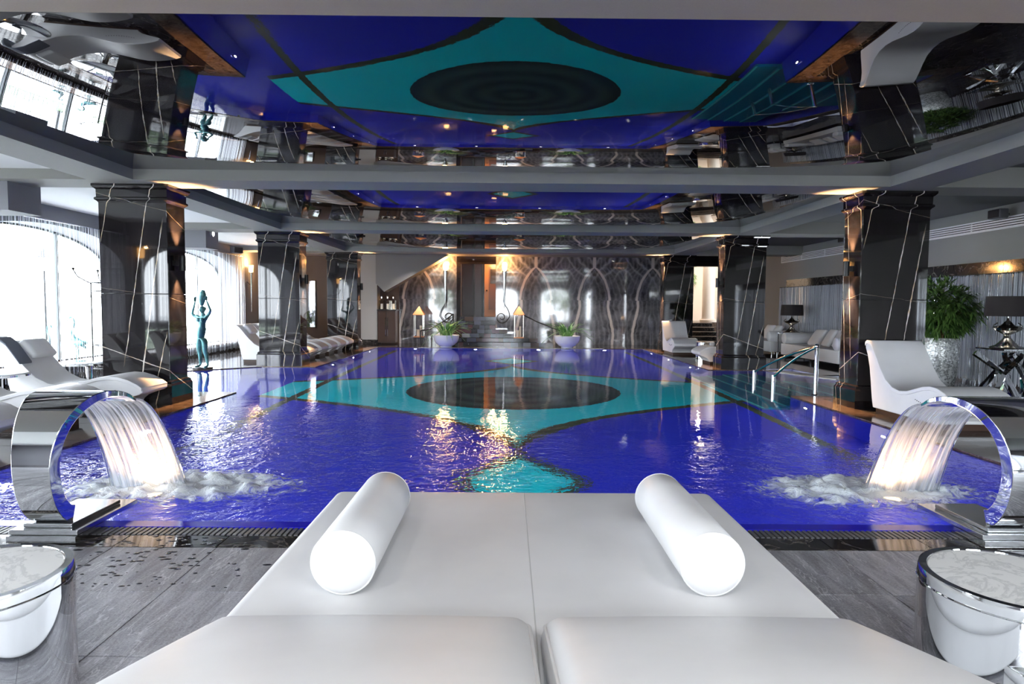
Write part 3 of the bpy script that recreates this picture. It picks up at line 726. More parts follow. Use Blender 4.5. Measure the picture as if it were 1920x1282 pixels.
# ---- chaise longues (local x: head 0 -> foot 1.95, y centred)
top = [(0.0,0.90),(0.04,0.93),(0.10,0.925),(0.17,0.87),(0.27,0.75),(0.40,0.59),(0.54,0.455),(0.70,0.375),(0.86,0.35),(1.02,0.365),(1.18,0.41),(1.34,0.455),(1.48,0.475),(1.62,0.465),(1.76,0.425),(1.88,0.365),(1.94,0.32)]
bot = [(1.95,0.27),(1.90,0.24),(1.78,0.20),(1.68,0.16),(1.62,0.11),(1.60,0.07),(0.24,0.07),(0.20,0.20),(0.16,0.40),(0.12,0.58),(0.06,0.74),(0.0,0.84)]
def chaise(label, pillow=True, W=0.66, leg=True, group=None):
    t = thing('chaise_longue', label, 'chaise', group=group)
    MB().prism(top+bot, -W/2+0.012, W/2-0.012, 'y').build('body', WHITE, t, bevel=0.012)
    inner = [(x,z-0.035) for x,z in top]
    b = MB(); k = len(top)
    b.prism([(x,z+0.012) for x,z in top] + inner[::-1], -W/2, W/2, 'y'); b.build('seat_pad', WHITE, t, smooth=True, bevel=0.006, ang=50)
    b = MB()
    for i in range(12): b.ball((1.20+i*0.035, -W/2+0.008, 0.30-0.03*math.sin(i/11*PI)), 0.006, 6, 4)
    for i in range(12): b.ball((1.20+i*0.035, W/2-0.008, 0.30-0.03*math.sin(i/11*PI)), 0.006, 6, 4)
    so = b.build('stitching', BLACKM, t); so['kind'] = 'stuff'
    MB().box(0.26,1.58,-W/2+0.05,W/2-0.05,0.0,0.07).build('base', DARKW, t)
    if pillow:
        p = MB().rbox(0.15,0.22,0.05,0.045,6,0.02).build('pillow', WHITE, t, smooth=True, ang=180); p.location = (0.27,0,0.83); p.rotation_euler = (0,R(49),0)
    return t
GL = 'white chaise longues lined up along the left side'
ch1 = chaise('white chaise with a grey towel over its head, beside the nearest left column', group=GL); ch1.location = (-6.82,8.86,0)
ch2 = dup(ch1, (-6.80,7.50,0), label='middle of the three near-left white chaises, its foot behind the steel fountain')
ch3 = dup(ch1, (-6.78,6.14,0), label='nearest left white chaise, cut off by the left edge of the photo')
tw = MB(); P = [(0.40,0.66),(0.31,0.79),(0.225,0.91),(0.13,0.985),(0.04,0.995),(-0.045,0.94),(-0.07,0.84),(-0.07,0.74)]
tw.prism([(x,z) for x,z in P] + [(x+0.022 if i>4 else x-0.0,z-0.03) for i,(x,z) in list(enumerate(P))[::-1]], -0.36, -0.13, 'y')
for ch in ch1.children:
    if ch.name.startswith('pillow'): ch.location.y = 0.11
to = tw.build('towel', TOWEL, smooth=True, ang=60, bevel=0.008); to.location = (-6.82,8.80,0.014); tag(to, 'folded slate grey towel draped over the head of a white chaise', 'towel')
labs = ['white chaise seen side-on behind the statue, its foot glowing beside the second left column','second chaise beyond the second left column, between two small white tables','third white chaise from the second left column, foot curling to the pool','fourth white chaise beyond the second left column, in shade','farthest white chaise on the left, its foot beside the far column']
for i, y in enumerate((16.32,17.28,18.24,19.2,20.16)): dup(ch1, (-6.85,y,0), label=labs[i])
GR_ = 'white chaise longues along the right side'
rc = chaise('large white leather chaise beside the nearest right marble column', pillow=False, W=0.76, group=GR_); rc.location = (5.55,9.20,0); rc.rotation_euler = (0,0,R(-90)); rc.scale = (0.98,1,1.08)
rc2 = dup(rc, (5.42,20.9,0), label='white high-backed chaise standing before the farthest right column'); rc2.scale = (0.85,1,1.08)
rc3 = dup(rc, (6.50,16.75,0), rz=PI, label='white chaise whose foot shows from behind the second right marble column'); rc3.scale = (0.80,1,0.96)

# ---- mirror-topped round tables
def rtable(loc, r, h, label, g):
    t = thing('round_table', label, 'table', loc, 0, g)
    MB().lathe([(r-0.01,h-0.035),(r,h-0.03),(r,h-0.004),(r-0.008,h)], 40).build('table_top', MARBLEW if g.startswith('white') else CHROME, t, smooth=True)
    MB().lathe([(0.07,h-0.036),(0.05,h-0.08),(0.055,0.12),(min(0.10,r*0.6),0.03),(min(0.20,r*0.85),0.015),(min(0.20,r*0.85),0.0)], 28).build('pedestal', CHROME, t, smooth=True)
    MB().lathe([(r+0.001,h-0.028),(r+0.008,h-0.028),(r+0.008,h-0.008),(r+0.001,h-0.008)],40,caps=False).build('rim', CHROME, t, smooth=True)
    return t
rtable((-6.42,9.82,0),0.40,0.56,'round mirrored table between the towel chaise and the left column','mirrored round tables on the left')
rtable((-6.50,8.18,0),0.33,0.55,'round mirrored table at the left edge, between two chaises','mirrored round tables on the left')
rtable((-5.9,16.80,0),0.14,0.56,'small white table among the far-left chaises, nearer one','white tables among the far chaises')
rtable((-5.6,17.76,0),0.14,0.60,'small white table among the far-left chaises, farther one','white tables among the far chaises')

# ---- coat rack
def coatrack(loc, label, mat):
    t = thing('coat_rack', label, 'coat rack', loc, 0, 'wrought iron coat racks')
    for i in range(4):
        a = R(45+90*i); x, y = 0.24*math.cos(a), 0.24*math.sin(a)
        MB().tube([(x,y,0),(x,y,1.86)],0.013).build('post', mat, t)
        MB().tube([(x*0.95,y*0.95,1.84),(x*1.3,y*1.3,1.88),(x*1.9,y*1.9,1.97),(x*2.2,y*2.2,2.10)],0.011).build('horn', mat, t)
        MB().ball((x*2.2,y*2.2,2.12),0.026,10,6).build('finial', mat, t)
        MB().tube([(x,y,1.70),(x*1.05,y*1.05,1.58),(x*1.3,y*1.3,1.55),(x*1.45,y*1.45,1.60)],0.008,6).build('hook', mat, t)
    for z in (0.16,0.62,1.70,1.86):
        MB().tube([(0.24*math.cos(R(k*20)),0.24*math.sin(R(k*20)),z) for k in range(19)],0.011,6).build('ring', mat, t)
    for k in range(8):
        a = R(k*45+20); MB().tube([(0.235*math.cos(a),0.235*math.sin(a),0.0),(0.235*math.cos(a),0.235*math.sin(a),0.16)],0.006,6).build('spindle', mat, t)
    return t
cr = coatrack((-8.02,12.85,0),'tall black wrought iron coat rack before the nearest arched window',IRON)
coatrack((8.75,13.5,0),'steel coat rack behind the tall leafy planter',STEEL)

# ---- skinned figures
def skin(name, verts, edges, radii, mat, parent, root=0, sub=2):
    me = bpy.data.meshes.new(name); me.from_pydata(verts, edges, []); me.update()
    o = bpy.data.objects.new(name, me); C.objects.link(o); o.parent = parent
    md = o.modifiers.new('skin','SKIN'); md.use_smooth_shade = True; md.branch_smoothing = 0.6
    sv = me.skin_vertices[0].data
    for i, r in enumerate(radii):
        sv[i].radius = (r, r) if not isinstance(r, tuple) else r
        sv[i].use_root = (i == root)
    s = o.modifiers.new('sub','SUBSURF'); s.levels = sub; s.render_levels = sub
    me.materials.append(mat); return o
def statue(loc, rz):
    t = thing('woman_statue', 'green bronze statue of a nude woman lifting a tall jar, at the pool edge', 'statue', loc, rz)
    V = []; Ed = []; Rr = []
    def v(p, r, to=None):
        V.append(p); Rr.append(r); i = len(V)-1
        if to is not None: Ed.append((to, i))
        return i
    pel = v((-0.02,0,0.86),(0.135,0.10)); hip = v((-0.03,0,0.79),(0.165,0.115),pel)
    wst = v((0.0,0,1.0),(0.082,0.072),pel); rib = v((0.025,-0.005,1.12),(0.105,0.085),wst); chs = v((0.03,0,1.20),(0.118,0.09),rib)
    nb = v((0.03,0.01,1.29),(0.075,0.06),chs); nk = v((0.03,0.0,1.35),0.040,nb); v((0.03,0.0,1.44),0.04,nk)
    for sx, kx, ax in ((-1,-0.075,-0.07),(1,0.09,0.15)):
        th = v((sx*0.075,0,0.72),0.088,hip); t2 = v((sx*0.08+kx*0.1,-0.01,0.58),0.076,th)
        kn = v((kx+0.0,-0.02,0.43),0.052,t2); cf = v((kx+(ax-kx)*0.35,0.01,0.31),0.052,kn); sh = v((kx+(ax-kx)*0.75,0.01,0.17),0.034,cf)
        an = v((ax,0.01,0.09),0.028,sh); ft = v((ax+sx*0.02,-0.08,0.05),(0.034,0.024),an); v((ax+sx*0.03,-0.15,0.042),(0.034,0.016),ft)
    # raised arms
    s1 = v((-0.11,0,1.26),0.048,chs); a1 = v((-0.20,-0.02,1.27),0.038,s1); a2 = v((-0.235,-0.05,1.33),0.033,a1); a3 = v((-0.17,-0.05,1.52),0.025,a2); a4 = v((-0.145,-0.05,1.62),0.018,a3); hl = a4
    s2_ = v((0.16,0,1.27),0.048,chs); b1 = v((0.25,-0.02,1.34),0.038,s2_); b2 = v((0.31,-0.05,1.42),0.032,b1); b3 = v((0.24,-0.05,1.56),0.025,b2); b4 = v((0.20,-0.05,1.65),0.018,b3)
    skin('body', V, Ed, Rr, BRONZE, t, 0)
    b = MB(); b.ball((0.03,-0.01,1.43),(0.062,0.075,0.09),16,12); b.ball((0.03,-0.085,1.42),(0.012,0.02,0.018),8,6); b.ball((0.03,0.055,1.45),(0.05,0.045,0.05),12,8)
    for sx in (-1,1): b.ball((0.03+sx*0.024,-0.072,1.44),(0.010,0.008,0.006),8,5); b.ball((0.03+sx*0.063,0.0,1.43),(0.008,0.014,0.02),8,5)
    b.ball((0.03,-0.074,1.385),(0.020,0.008,0.006),8,5); b.build('head', BRONZE, t, smooth=True, ang=180)
    b = MB()
    for sx in (-1,1): b.ball((0.03+sx*0.055,-0.085,1.185),(0.05,0.05,0.05),14,10)
    b.build('bust', BRONZE, t, smooth=True, ang=180)
    for (cx, cz, sx) in ((-0.145,1.62,-1),(0.20,1.65,1)):
        b = MB(); b.ball((cx,-0.05,cz+0.035),(0.018,0.03,0.042),10,8)
        for f in range(4):
            y = -0.078+f*0.019; L = (0.055,0.064,0.06,0.048)[f]
            b.tube([(cx,y,cz+0.06),(cx-sx*0.006,y,cz+0.06+L*0.55),(cx-sx*0.022,y,cz+0.06+L)],[0.009,0.008,0.006],6)
        b.tube([(cx,-0.078,cz+0.02),(cx-sx*0.02,-0.10,cz+0.045),(cx-sx*0.03,-0.105,cz+0.065)],[0.009,0.008,0.006],6)
        b.build('hand', BRONZE, t, smooth=True, ang=180)
    j = MB().lathe([(0.0,0.0),(0.035,0.01),(0.055,0.06),(0.075,0.15),(0.082,0.24),(0.07,0.32),(0.045,0.36),(0.055,0.385),(0.045,0.385),(0.03,0.35)],20).build('jar', BRONZE, t, smooth=True); j.location = (0.03,-0.03,1.515); j.rotation_euler = (0,R(9),0)
    MB().lathe([(0.23,0),(0.23,0.03),(0.20,0.045),(0,0.045)],24).build('plinth', IRON, t)
    return t
sto = statue((-6.86,14.42,0), R(-18)); sto.scale = (0.93,0.93,0.93)
def heron(loc, h, rz, label):
    t = thing('heron_statue', label, 'statue', loc, rz, 'green metal herons at the left window'); k = h/0.95
    S_ = lambda p: (p[0]*k, p[1]*k, p[2]*k)
    V = [S_(p) for p in ((0,0,0.42),(0.10,0,0.36),(0.20,0,0.26),(-0.08,0,0.50),(-0.10,0,0.62),(-0.05,0,0.72),(-0.03,0,0.82),(-0.06,0,0.90),(-0.12,0,0.925),(-0.16,0,0.89),(-0.20,0,0.80))]
    skin('body', V, [(0,1),(1,2),(0,3),(3,4),(4,5),(5,6),(6,7),(7,8),(8,9),(9,10)], [x*k for x in (0.075,0.06,0.015,0.055,0.025,0.018,0.016,0.018,0.026,0.018,0.004)], BRONZE, t)
    for y in (-0.03,0.03):
        MB().tube([S_(p) for p in ((0.0,y,0.36),(0.02,y,0.2),(0.0,y,0.01))],[0.014*k,0.009*k,0.008*k],6).build('leg', BRONZE, t)
    MB().ball((0,0,0.008),(0.11*k,0.08*k,0.008),12,4).build('foot_plate', BRONZE, t)
    for sy in (-1,1):
        MB().ball(S_((0.07,sy*0.055,0.38)),(0.13*k,0.018*k,0.06*k),12,8).build('wing', BRONZE, t, smooth=True, ang=180)
    return t
heron((-8.92,13.30,0.258), 0.93, 0, 'green metal heron with bent neck, standing by the coat rack')
heron((-8.95,12.48,0.258), 0.80, R(160), 'smaller green metal heron, half hidden behind the chaise head')

# ---- fountains
def fountain(cx, label, gname):
    t = thing('cascade_fountain', label, 'fountain', (cx,0,0), 0, gname)
    prof = [(3.97,0.10,0.10,0.112),(3.90,0.13,0.10,0.112),(3.83,0.22,0.098,0.112),(3.79,0.33,0.095,0.112),(3.775,0.45,0.092,0.113),(3.785,0.56,0.088,0.12),(3.815,0.66,0.082,0.133),(3.87,0.755,0.075,0.152),(3.95,0.83,0.066,0.178),(4.05,0.88,0.056,0.205),(4.17,0.895,0.046,0.225),(4.28,0.88,0.036,0.24),(4.37,0.85,0.027,0.248),(4.45,0.80,0.018,0.25)]
    # densify with Catmull-Rom
    D = []
    for i in range(len(prof)-1):
        p0 = prof[max(i-1,0)]; p1 = prof[i]; p2 = prof[i+1]; p3 = prof[min(i+2,len(prof)-1)]
        for k in range(4):
            u = k/4; D.append(tuple(0.5*((2*b_)+(-a_+c_)*u+(2*a_-5*b_+4*c_-d_)*u*u+(-a_+3*b_-3*c_+d_)*u**3) for a_,b_,c_,d_ in zip(p0,p1,p2,p3)))
    D.append(prof[-1])
    vs=[]; fs=[]
    for i, (y,z,th,hw) in enumerate(D):
        a = D[max(i-1,0)]; c = D[min(i+1,len(D)-1)]; dy, dz = c[0]-a[0], c[1]-a[1]; L = math.hypot(dy,dz)
        ny, nz = dz/L, -dy/L          # inward normal
        vs += [(-hw,y,z),(hw,y,z),(hw,y+ny*th,z+nz*th),(-hw,y+ny*th,z+nz*th)]
    m_ = len(D)
    for i in range(m_-1):
        for k in range(4): fs.append((i*4+k,i*4+(k+1)%4,(i+1)*4+(k+1)%4,(i+1)*4+k))
    fs += [(0,1,2,3),((m_-1)*4+3,(m_-1)*4+2,(m_-1)*4+1,(m_-1)*4)]
    b = MB(); b.add(vs,fs); o = b.build('arched_spout', CHROME, t, smooth=True, ang=30)
    bv = o.modifiers.new('bevel','BEVEL'); bv.width = 0.004; bv.segments = 2; bv.limit_method='ANGLE'; bv.angle_limit = R(50)
    MB().box(-0.21,0.21,3.86,4.50,0.046,0.078).build('base_plate', STEEL, t, bevel=0.004)
    MB().box(-0.15,0.15,3.90,4.40,0.079,0.105).build('upper_plate', STEEL, t, bevel=0.004)
    MB().box(-0.21,0.21,3.84,4.12,0.006,0.045).build('foot', STEEL, t)
    # falling sheet of water
    NU, NV = 44, 26; vs=[]; fs=[]; rnd = random.Random(3)
    for j in range(NV+1):
        q = j/NV
        for i in range(NU+1):
            u = -1+2*i/NU
            y = 4.445 + 0.60*q; z = 0.80 - 0.06*q - 0.77*q*q
            x = u*(0.245+0.05*q*q) ; y += 0.012*math.sin(i*1.9+0.4*q)*q + 0.007*math.sin(i*4.1)*q
            vs.append((x,y,max(z,-0.03)))
    for j in range(NV):
        for i in range(NU): q_=j*(NU+1)+i; fs.append((q_,q_+1,q_+NU+2,q_+NU+1))
    b = MB(); b.add(vs,fs); o = b.build('falling_water', WSHEET, t, smooth=True, ang=180)
    sd = o.modifiers.new('thick','SOLIDIFY'); sd.thickness = 0.006
    for sx in (-1,1):
        MB().tube([(sx*(0.245+0.05*q*q),4.445+0.60*q,0.80-0.06*q-0.77*q*q) for q in [i/14 for i in range(15)]],[0.006+0.006*i/14 for i in range(15)],8).build('water_edge', simple('clear_water_cord',(0.95,0.97,1.0),0.02,trans=1.0,ior=1.33), t, smooth=True)
    # foam
    NX, NY = 74, 44; vs=[]; fs=[]
    from mathutils import noise as NZ
    for j in range(NY+1):
        for i in range(NX+1):
            x = -1.15+2.3*i/NX; y = -0.62+1.24*j/NY
            r = math.hypot(x/1.1,y/0.58); e_ = max(0,1-r)
            z = e_**0.7*0.075*(0.35+abs(NZ.fractal(Vector((x*5+cx,y*6,0.3)),1.0,2.0,4))*1.6)
            vs.append((x,y,z-0.004))
    for j in range(NY):
        for i in range(NX): q_=j*(NX+1)+i; fs.append((q_,q_+1,q_+NX+2,q_+NX+1))
    b = MB(); b.add(vs,fs); o = b.build('splash_foam', FOAM, t, smooth=True, ang=180); o.location = ((0.22 if cx < 0 else -0.22),5.12,-0.012); o['kind'] = 'stuff'
    return t
fountain(-2.83, 'curved polished steel cascade fountain at the near-left corner of the pool', 'steel cascade fountains')
fountain(3.16, 'curved polished steel cascade fountain at the near-right corner of the pool', 'steel cascade fountains')
for cx in (-2.78, 3.08):
    k = 'left' if cx < 0 else 'right'
    t = thing('fountain_light', 'warm light glowing under the falling water of the near-%s fountain' % k, 'light', (cx,5.0,-0.10))
    MB().lathe([(0.05,-0.03),(0.05,0.0),(0.04,0.012),(0.0,0.012)],20).build('lens', emis('fountain_lamp_glow',(1.0,0.66,0.30),22.0), t)
    MB().lathe([(0.052,-0.03),(0.07,-0.03),(0.07,0.006),(0.052,0.006)],20,caps=False).build('housing', STEEL, t)
    lamp('SPOT', (cx,5.22,0.04), 150, (1.0,0.62,0.30), 0.06, (R(218),0,0), 120, 0.9)

# ---- underwater pool lamps
def plamp(x, y, rx, rz, lab, mat=POOLLAMP):
    t = thing('pool_lamp', lab, 'pool light', (x,y,-0.62), 0, 'underwater lamps in the pool walls'); t.rotation_euler = (rx,0,rz)
    MB().lathe([(0.045,-0.012),(0.045,0.012),(0.0,0.016)],20).build('lens', mat, t)
    MB().lathe([(0.047,-0.015),(0.075,-0.015),(0.075,0.014),(0.047,0.014)],20,caps=False).build('bezel', STEEL, t)
for i, y in enumerate((5.6,7.9,10.0,16.4,18.6,20.8)):
    plamp(-4.48,y,R(90),R(90),'underwater lamp %s in the left pool wall' % ('nearest the fountain','second from the fountain','just before the left alcove','just past the left alcove','between far-left chaises','nearest the far-left corner')[i])
    plamp(4.73,y,R(90),R(-90),'underwater lamp %s in the right pool wall' % ('nearest the fountain','second from the fountain','just before the right steps','just past the right steps','beside the far-right chaise','nearest the far-right corner')[i])
for i, x in enumerate((-3.2,-1.1,1.1,3.4)):
    plamp(x,22.28,R(90),0,'underwater lamp in the far pool wall, %s' % ('left end','left of centre','right of centre','right end')[i])
for i, x in enumerate((-3.4,-1.2,1.2,3.6)):
    plamp(x,4.27,R(-90),0,'underwater lamp in the near pool wall, %s' % ('left end','left of centre','right of centre','right end')[i])
plamp(-7.58,11.9,R(90),R(90),'underwater lamp in the left alcove below the statue')
plamp(7.38,11.4,R(90),R(-90),'underwater lamp in the right alcove beside the steps')

# ---- daybed
db = thing('daybed', 'wide white leather double daybed in the foreground facing the pool', 'daybed', (0.098,0,0))
o = MB().rbox(1.045,1.29,0.10,0.05,12).build('mattress', WHITE, db, smooth=True, ang=180); o.location = (0, 2.235, 0.34)
    # outer far corner rounding is carried by the base piping
MB().tube([(0,0.97,0.4385),(0,3.47,0.4385)],0.0032,6).build('centre_seam', simple('grey_seam_thread',(0.5,0.5,0.5),0.6), db)
MB().rbox(0.97,1.2,0.11,0.02,4).build('base', WHITE, db, loc=(0,2.22,0.13))
for sx, x0 in ((-1,-0.51),(1,0.51)):
    o = MB().rbox(0.50,0.60,0.075,0.07,16,0.035).build('back_cushion', WHITE, db, smooth=True, ang=180); o.location = (x0,1.375,0.572); o.rotation_euler = (R(-14),0,0)
    b = MB(); pts = []
    hx, hy, r_ = 0.487, 0.59, 0.075
    for a0, ccx, ccy in ((0,hx-r_,hy-r_),(90,-hx+r_,hy-r_),(180,-hx+r_,-hy+r_),(270,hx-r_,-hy+r_)):
        for k in range(7): a = R(a0+k*15); pts.append((ccx+r_*math.cos(a), ccy+r_*math.sin(a), 0.05))
    pts.append(pts[0]); b.tube(pts,0.006,8)
    o = b.build('piping', WHITE, db, smooth=True); o.location = (x0,1.375,0.572); o.rotation_euler = (R(-14),0,0)
for x, y, lab, rz in ((-0.575,2.62,'white leather bolster lying on the left half of the daybed',0),(0.735,2.62,'white leather bolster lying on the right half of the daybed',0)):
    t = thing('bolster', lab, 'bolster', (x,y,0.558), R(rz), 'bolsters on the daybed')
    r = 0.116; prof = [(0.0,-0.412),(0.05,-0.411),(0.090,-0.408),(0.110,-0.402),(r,-0.392),(r+0.001,-0.2),(r,0.0),(r+0.001,0.2),(r,0.392),(0.110,0.402),(0.090,0.408),(0.0,0.412)]
    MB().lathe(prof,48,mat=Matrix.Rotation(R(90),4,'X')).build('cover', WHITE, t, smooth=True, ang=60)
    for s in (-1,1):
        MB().tube([(0.1135*math.cos(R(k*10)),s*0.399,0.1135*math.sin(R(k*10))) for k in range(37)],0.0035,6).build('piping', WHITE, t, smooth=True)
# ---- drum tables beside the daybed
def drum(loc, lab, s):
    t = thing('drum_table', lab, 'table', loc, 0, 'chrome drum tables beside the daybed'); r = 0.30; h = 0.50
    MB().lathe([(r,0.0),(r,h-0.02),(r-0.004,h),(r-0.03,h),(r-0.034,h-0.012)],64,caps=False).build('drum', CHROME, t, smooth=True)
    MB().lathe([(r-0.033,h-0.03),(r-0.033,h-0.006),(r-0.036,h-0.003),(0,h-0.003)],64).build('marble_top', MARBLEW, t, smooth=True)
    MB().tube([(r*1.001*math.cos(R(k*6)),r*1.001*math.sin(R(k*6)),h-0.045) for k in range(61)],0.0035,6).build('rim_bead', CHROME, t, smooth=True)
    cx, cy = s*0.06, -0.20; r2 = 0.262; z = 0.30
    MB().lathe([(r2,0.0),(r2,z-0.01),(r2-0.006,z),(r2-0.014,z),(r2-0.018,z-0.012),(0,z-0.013)],64,(cx,cy,0)).build('lower_tier', CHROME, t, smooth=True)
    MB().box(cx+s*-r2-0.012,cx+s*-r2+0.012,cy-0.02,cy+0.02,z-0.12,z-0.07).build('hinge', BLACKM, t)
    return t
drum((1.85,2.26,0),'round chrome drum table with white marble top, right of the daybed',1)
drum((-1.90,2.25,0),'round chrome drum table with white marble top, left of the daybed',-1)

# ---- plants
def blade(L, W, droop, curl=0.0):
    b = MB(); n_ = 9; vs=[]; fs=[]
    for i in range(n_):
        t_ = i/(n_-1); x = L*t_*math.cos(droop*t_*0.9); z = L*t_*math.sin(1.25-droop*t_*1.1)*0.8; x = L*(0.25*t_+0.65*t_*t_*min(1,droop)); 
        w_ = W*math.sin(PI*min(1,(t_*0.85+0.15)))**0.7*(1-t_**4)
        vs += [(x,-w_,z+0.006),(x,0,z),(x,w_,z+0.006)]
    for i in range(n_-1):
        for k in (0,1): fs.append((i*3+k,(i+1)*3+k,(i+1)*3+k+1,i*3+k+1))
    b.add(vs,fs); me = b.mesh('leaf', LEAF, True, 180); return me
BL = [blade(0.62,0.019,0.5), blade(0.72,0.021,0.9), blade(0.70,0.018,1.4), blade(0.5,0.02,0.25)]
def bowl(loc, label):
    t = thing('bowl_planter', label, 'planter', loc, 0, 'white bowl planters at the far pool edge')
    MB().lathe([(0.0,0),(0.21,0.0),(0.22,0.02),(0.19,0.035),(0.30,0.09),(0.40,0.19),(0.445,0.30),(0.46,0.415),(0.45,0.43),(0.43,0.415),(0.0,0.38)],40).build('bowl', WHITEC, t, smooth=True)
    MB().lathe([(0.0,0.388),(0.425,0.385),(0.425,0.36)],24,caps=False).build('soil', SOIL, t)
    rnd = random.Random(int(loc[0]*100))
    for i in range(64):
        a = rnd.uniform(0,2*PI); r = rnd.uniform(0.02,0.22)
        s = rnd.uniform(1.05,1.55); link('leaf', BL[rnd.randrange(4)], t, (r*math.cos(a),r*math.sin(a),0.38), (0,rnd.uniform(-0.35,0.15),a), (s,s,s))
    return t
bowl((-2.14,22.42,0.003),'white bowl planter of spiky leaves, left of the centre steps'); bowl((2.10,22.42,0.003),'white bowl planter of spiky leaves, right of the centre steps')
def leafcloud(root, centre, rad, n, mat, seed, L=0.09, drop=0.5, stems=7, base=(0,0,0)):
    rnd = random.Random(seed); b = MB()
    for i in range(n):
        while True:
            p = Vector((rnd.uniform(-1,1),rnd.uniform(-1,1),rnd.uniform(-1,1)))
            if 0.25 < p.length < 1: break
        p = Vector((centre[0]+p.x*rad[0], centre[1]+p.y*rad[1], centre[2]+p.z*rad[2]))
        d0 = (p - Vector(centre)); d0.z *= 0.6; 
        if d0.length < 1e-3: continue
        d0.normalize()
        for k in range(7):
            d = (d0 + Vector((rnd.uniform(-.8,.8),rnd.uniform(-.8,.8),rnd.uniform(-0.9,0.45)))).normalized()
            l = L*rnd.uniform(0.8,1.5); sd = d.cross(Vector((0,0,1))).normalized()*l*0.10; mid = p+d*l*0.45+Vector((0,0,0.008)); e_ = p+d*l-Vector((0,0,l*drop*0.4))
            b.add([p,mid+sd,e_,mid-sd],[(0,1,2,3)])
    o = b.build('foliage', mat, root); o['kind'] = 'stuff'
    for i in range(stems):
        a = rnd.uniform(0,2*PI); r = 0.10*rnd.random()
        q = Vector(centre)+Vector((rad[0]*0.6*math.cos(a),rad[1]*0.6*math.sin(a),rad[2]*rnd.uniform(-0.2,0.7)))
        p0 = Vector(base)+Vector((r*math.cos(a),r*math.sin(a),0)); MB().tube([p0,p0.lerp(q,0.5)+Vector((0,0,0.08)),q],[0.010,0.008,0.004],6).build('cane', STEM, root)
tp = thing('tall_planter', 'tall silver crackle planter with a bushy bamboo plant against the right wall', 'planter', (8.40,12.35,0))
MB().lathe([(0.0,0),(0.25,0.0),(0.27,0.03),(0.33,0.5),(0.335,0.75),(0.30,0.91),(0.285,0.92),(0.27,0.90),(0,0.86)],40).build('pot', MOSAICPOT, tp, smooth=True)
leafcloud(tp,(0,0,1.48),(0.62,0.6,0.50),480,LEAFD,5,0.17,0.5,9,(0,0,0.86))
dp = thing('dark_pot_plant', 'bushy green plant in a round dark pot behind the far-left chaises', 'planter', (-7.45,22.6,0))
MB().lathe([(0,0),(0.22,0),(0.36,0.25),(0.38,0.45),(0.31,0.66),(0.29,0.66),(0.0,0.62)],32).build('pot', GREYP, dp, smooth=True)
leafcloud(dp,(-0.1,0,1.0),(0.62,0.5,0.42),420,LEAFD,9,0.13,0.8,6,(0,0,0.6))
lp = thing('lobby_plant', 'green plant high up beyond the right-hand doorway', 'plant', (7.75,28.0,0.86))
MB().lathe([(0,0),(0.2,0),(0.26,0.9),(0.24,0.9),(0,0.86)],24).build('pot', WHITEC, lp, smooth=True); leafcloud(lp,(0,0,1.75),(0.4,0.4,0.55),160,LEAF,3,0.16,0.8,4,(0,0,0.86))

# ---- table lamps, mirrored table, sofas
def urnlamp(loc, s, label):
    t = thing('table_lamp', label, 'lamp', loc, 0, 'urn lamps with black drum shades'); t.scale = (s,s,s)
    MB().lathe([(0.0,0.0),(0.24,0.0),(0.25,0.015),(0.16,0.05),(0.11,0.10),(0.075,0.14),(0.05,0.18),(0.045,0.22),(0.10,0.25),(0.19,0.30),(0.21,0.335),(0.19,0.365),(0.11,0.38),(0.075,0.40),(0.055,0.43),(0.02,0.46),(0.012,0.50)],36).build('urn', NICKEL, t, smooth=True, ang=25)
    for a in (0,PI):
        MB().tube([(math.cos(a)*(0.17+0.07*math.sin(PI*k/6)),0,0.30+0.02*k) for k in range(7)],0.008,6).build('handle', NICKEL, t)
    MB().tube([(0,0,0.49),(0,0,0.80)],0.006,6).build('stem', NICKEL, t)
    MB().lathe([(0.33,0.53),(0.31,0.86),(0.305,0.86),(0.325,0.53)],40,caps=False).build('lamp_shade', BLACKF, t, smooth=True)
    return t
urnlamp((8.32,10.58,0.83),1.0,'nearer silver urn lamp with wide black shade, at the right edge')
urnlamp((8.6,19.3,0.722),0.98,'farther silver urn lamp with black shade, behind the white sofas')
xt = thing('mirrored_table', 'mirrored side table with crossed chrome legs under the near lamp', 'table', (8.35,10.58,0))
MB().box(-0.32,0.32,-0.32,0.32,0.80,0.828).build('table_top', CHROME, xt, bevel=0.004); MB().box(-0.30,0.30,-0.30,0.30,0.0,0.05).build('base', CHROME, xt, bevel=0.004)
rnd = random.Random(2)
for i, (x0,y0,x1,y1) in enumerate(((-.27,-.27,.05,.0),(.27,-.27,-.05,-.1),(-.27,.27,.0,-.1),(.27,.27,.05,.1),(-.05,-.28,-.28,.0),(.1,-.28,.27,.1),(-.28,-.1,-.1,-.27))):
    MB().tube([(x0,y0,0.05),((x0+x1)/2,(y0+y1)/2,0.42),(x1*2.0,y1*2.0,0.75)],[0.055,0.042,0.055],4).build('leg', CHROME, xt)
et = thing('end_table', 'low dark end table behind the sofas carrying the far lamp', 'table', (8.6,19.3,0)); MB().box(-0.32,0.32,-0.32,0.32,0.68,0.72).build('table_top', CHROME, et)
for sx in (-1,1):
    for sy in (-1,1): MB().box(sx*0.28-0.02,sx*0.28+0.02,sy*0.28-0.02,sy*0.28+0.02,0,0.68).build('leg', CHROME, et)
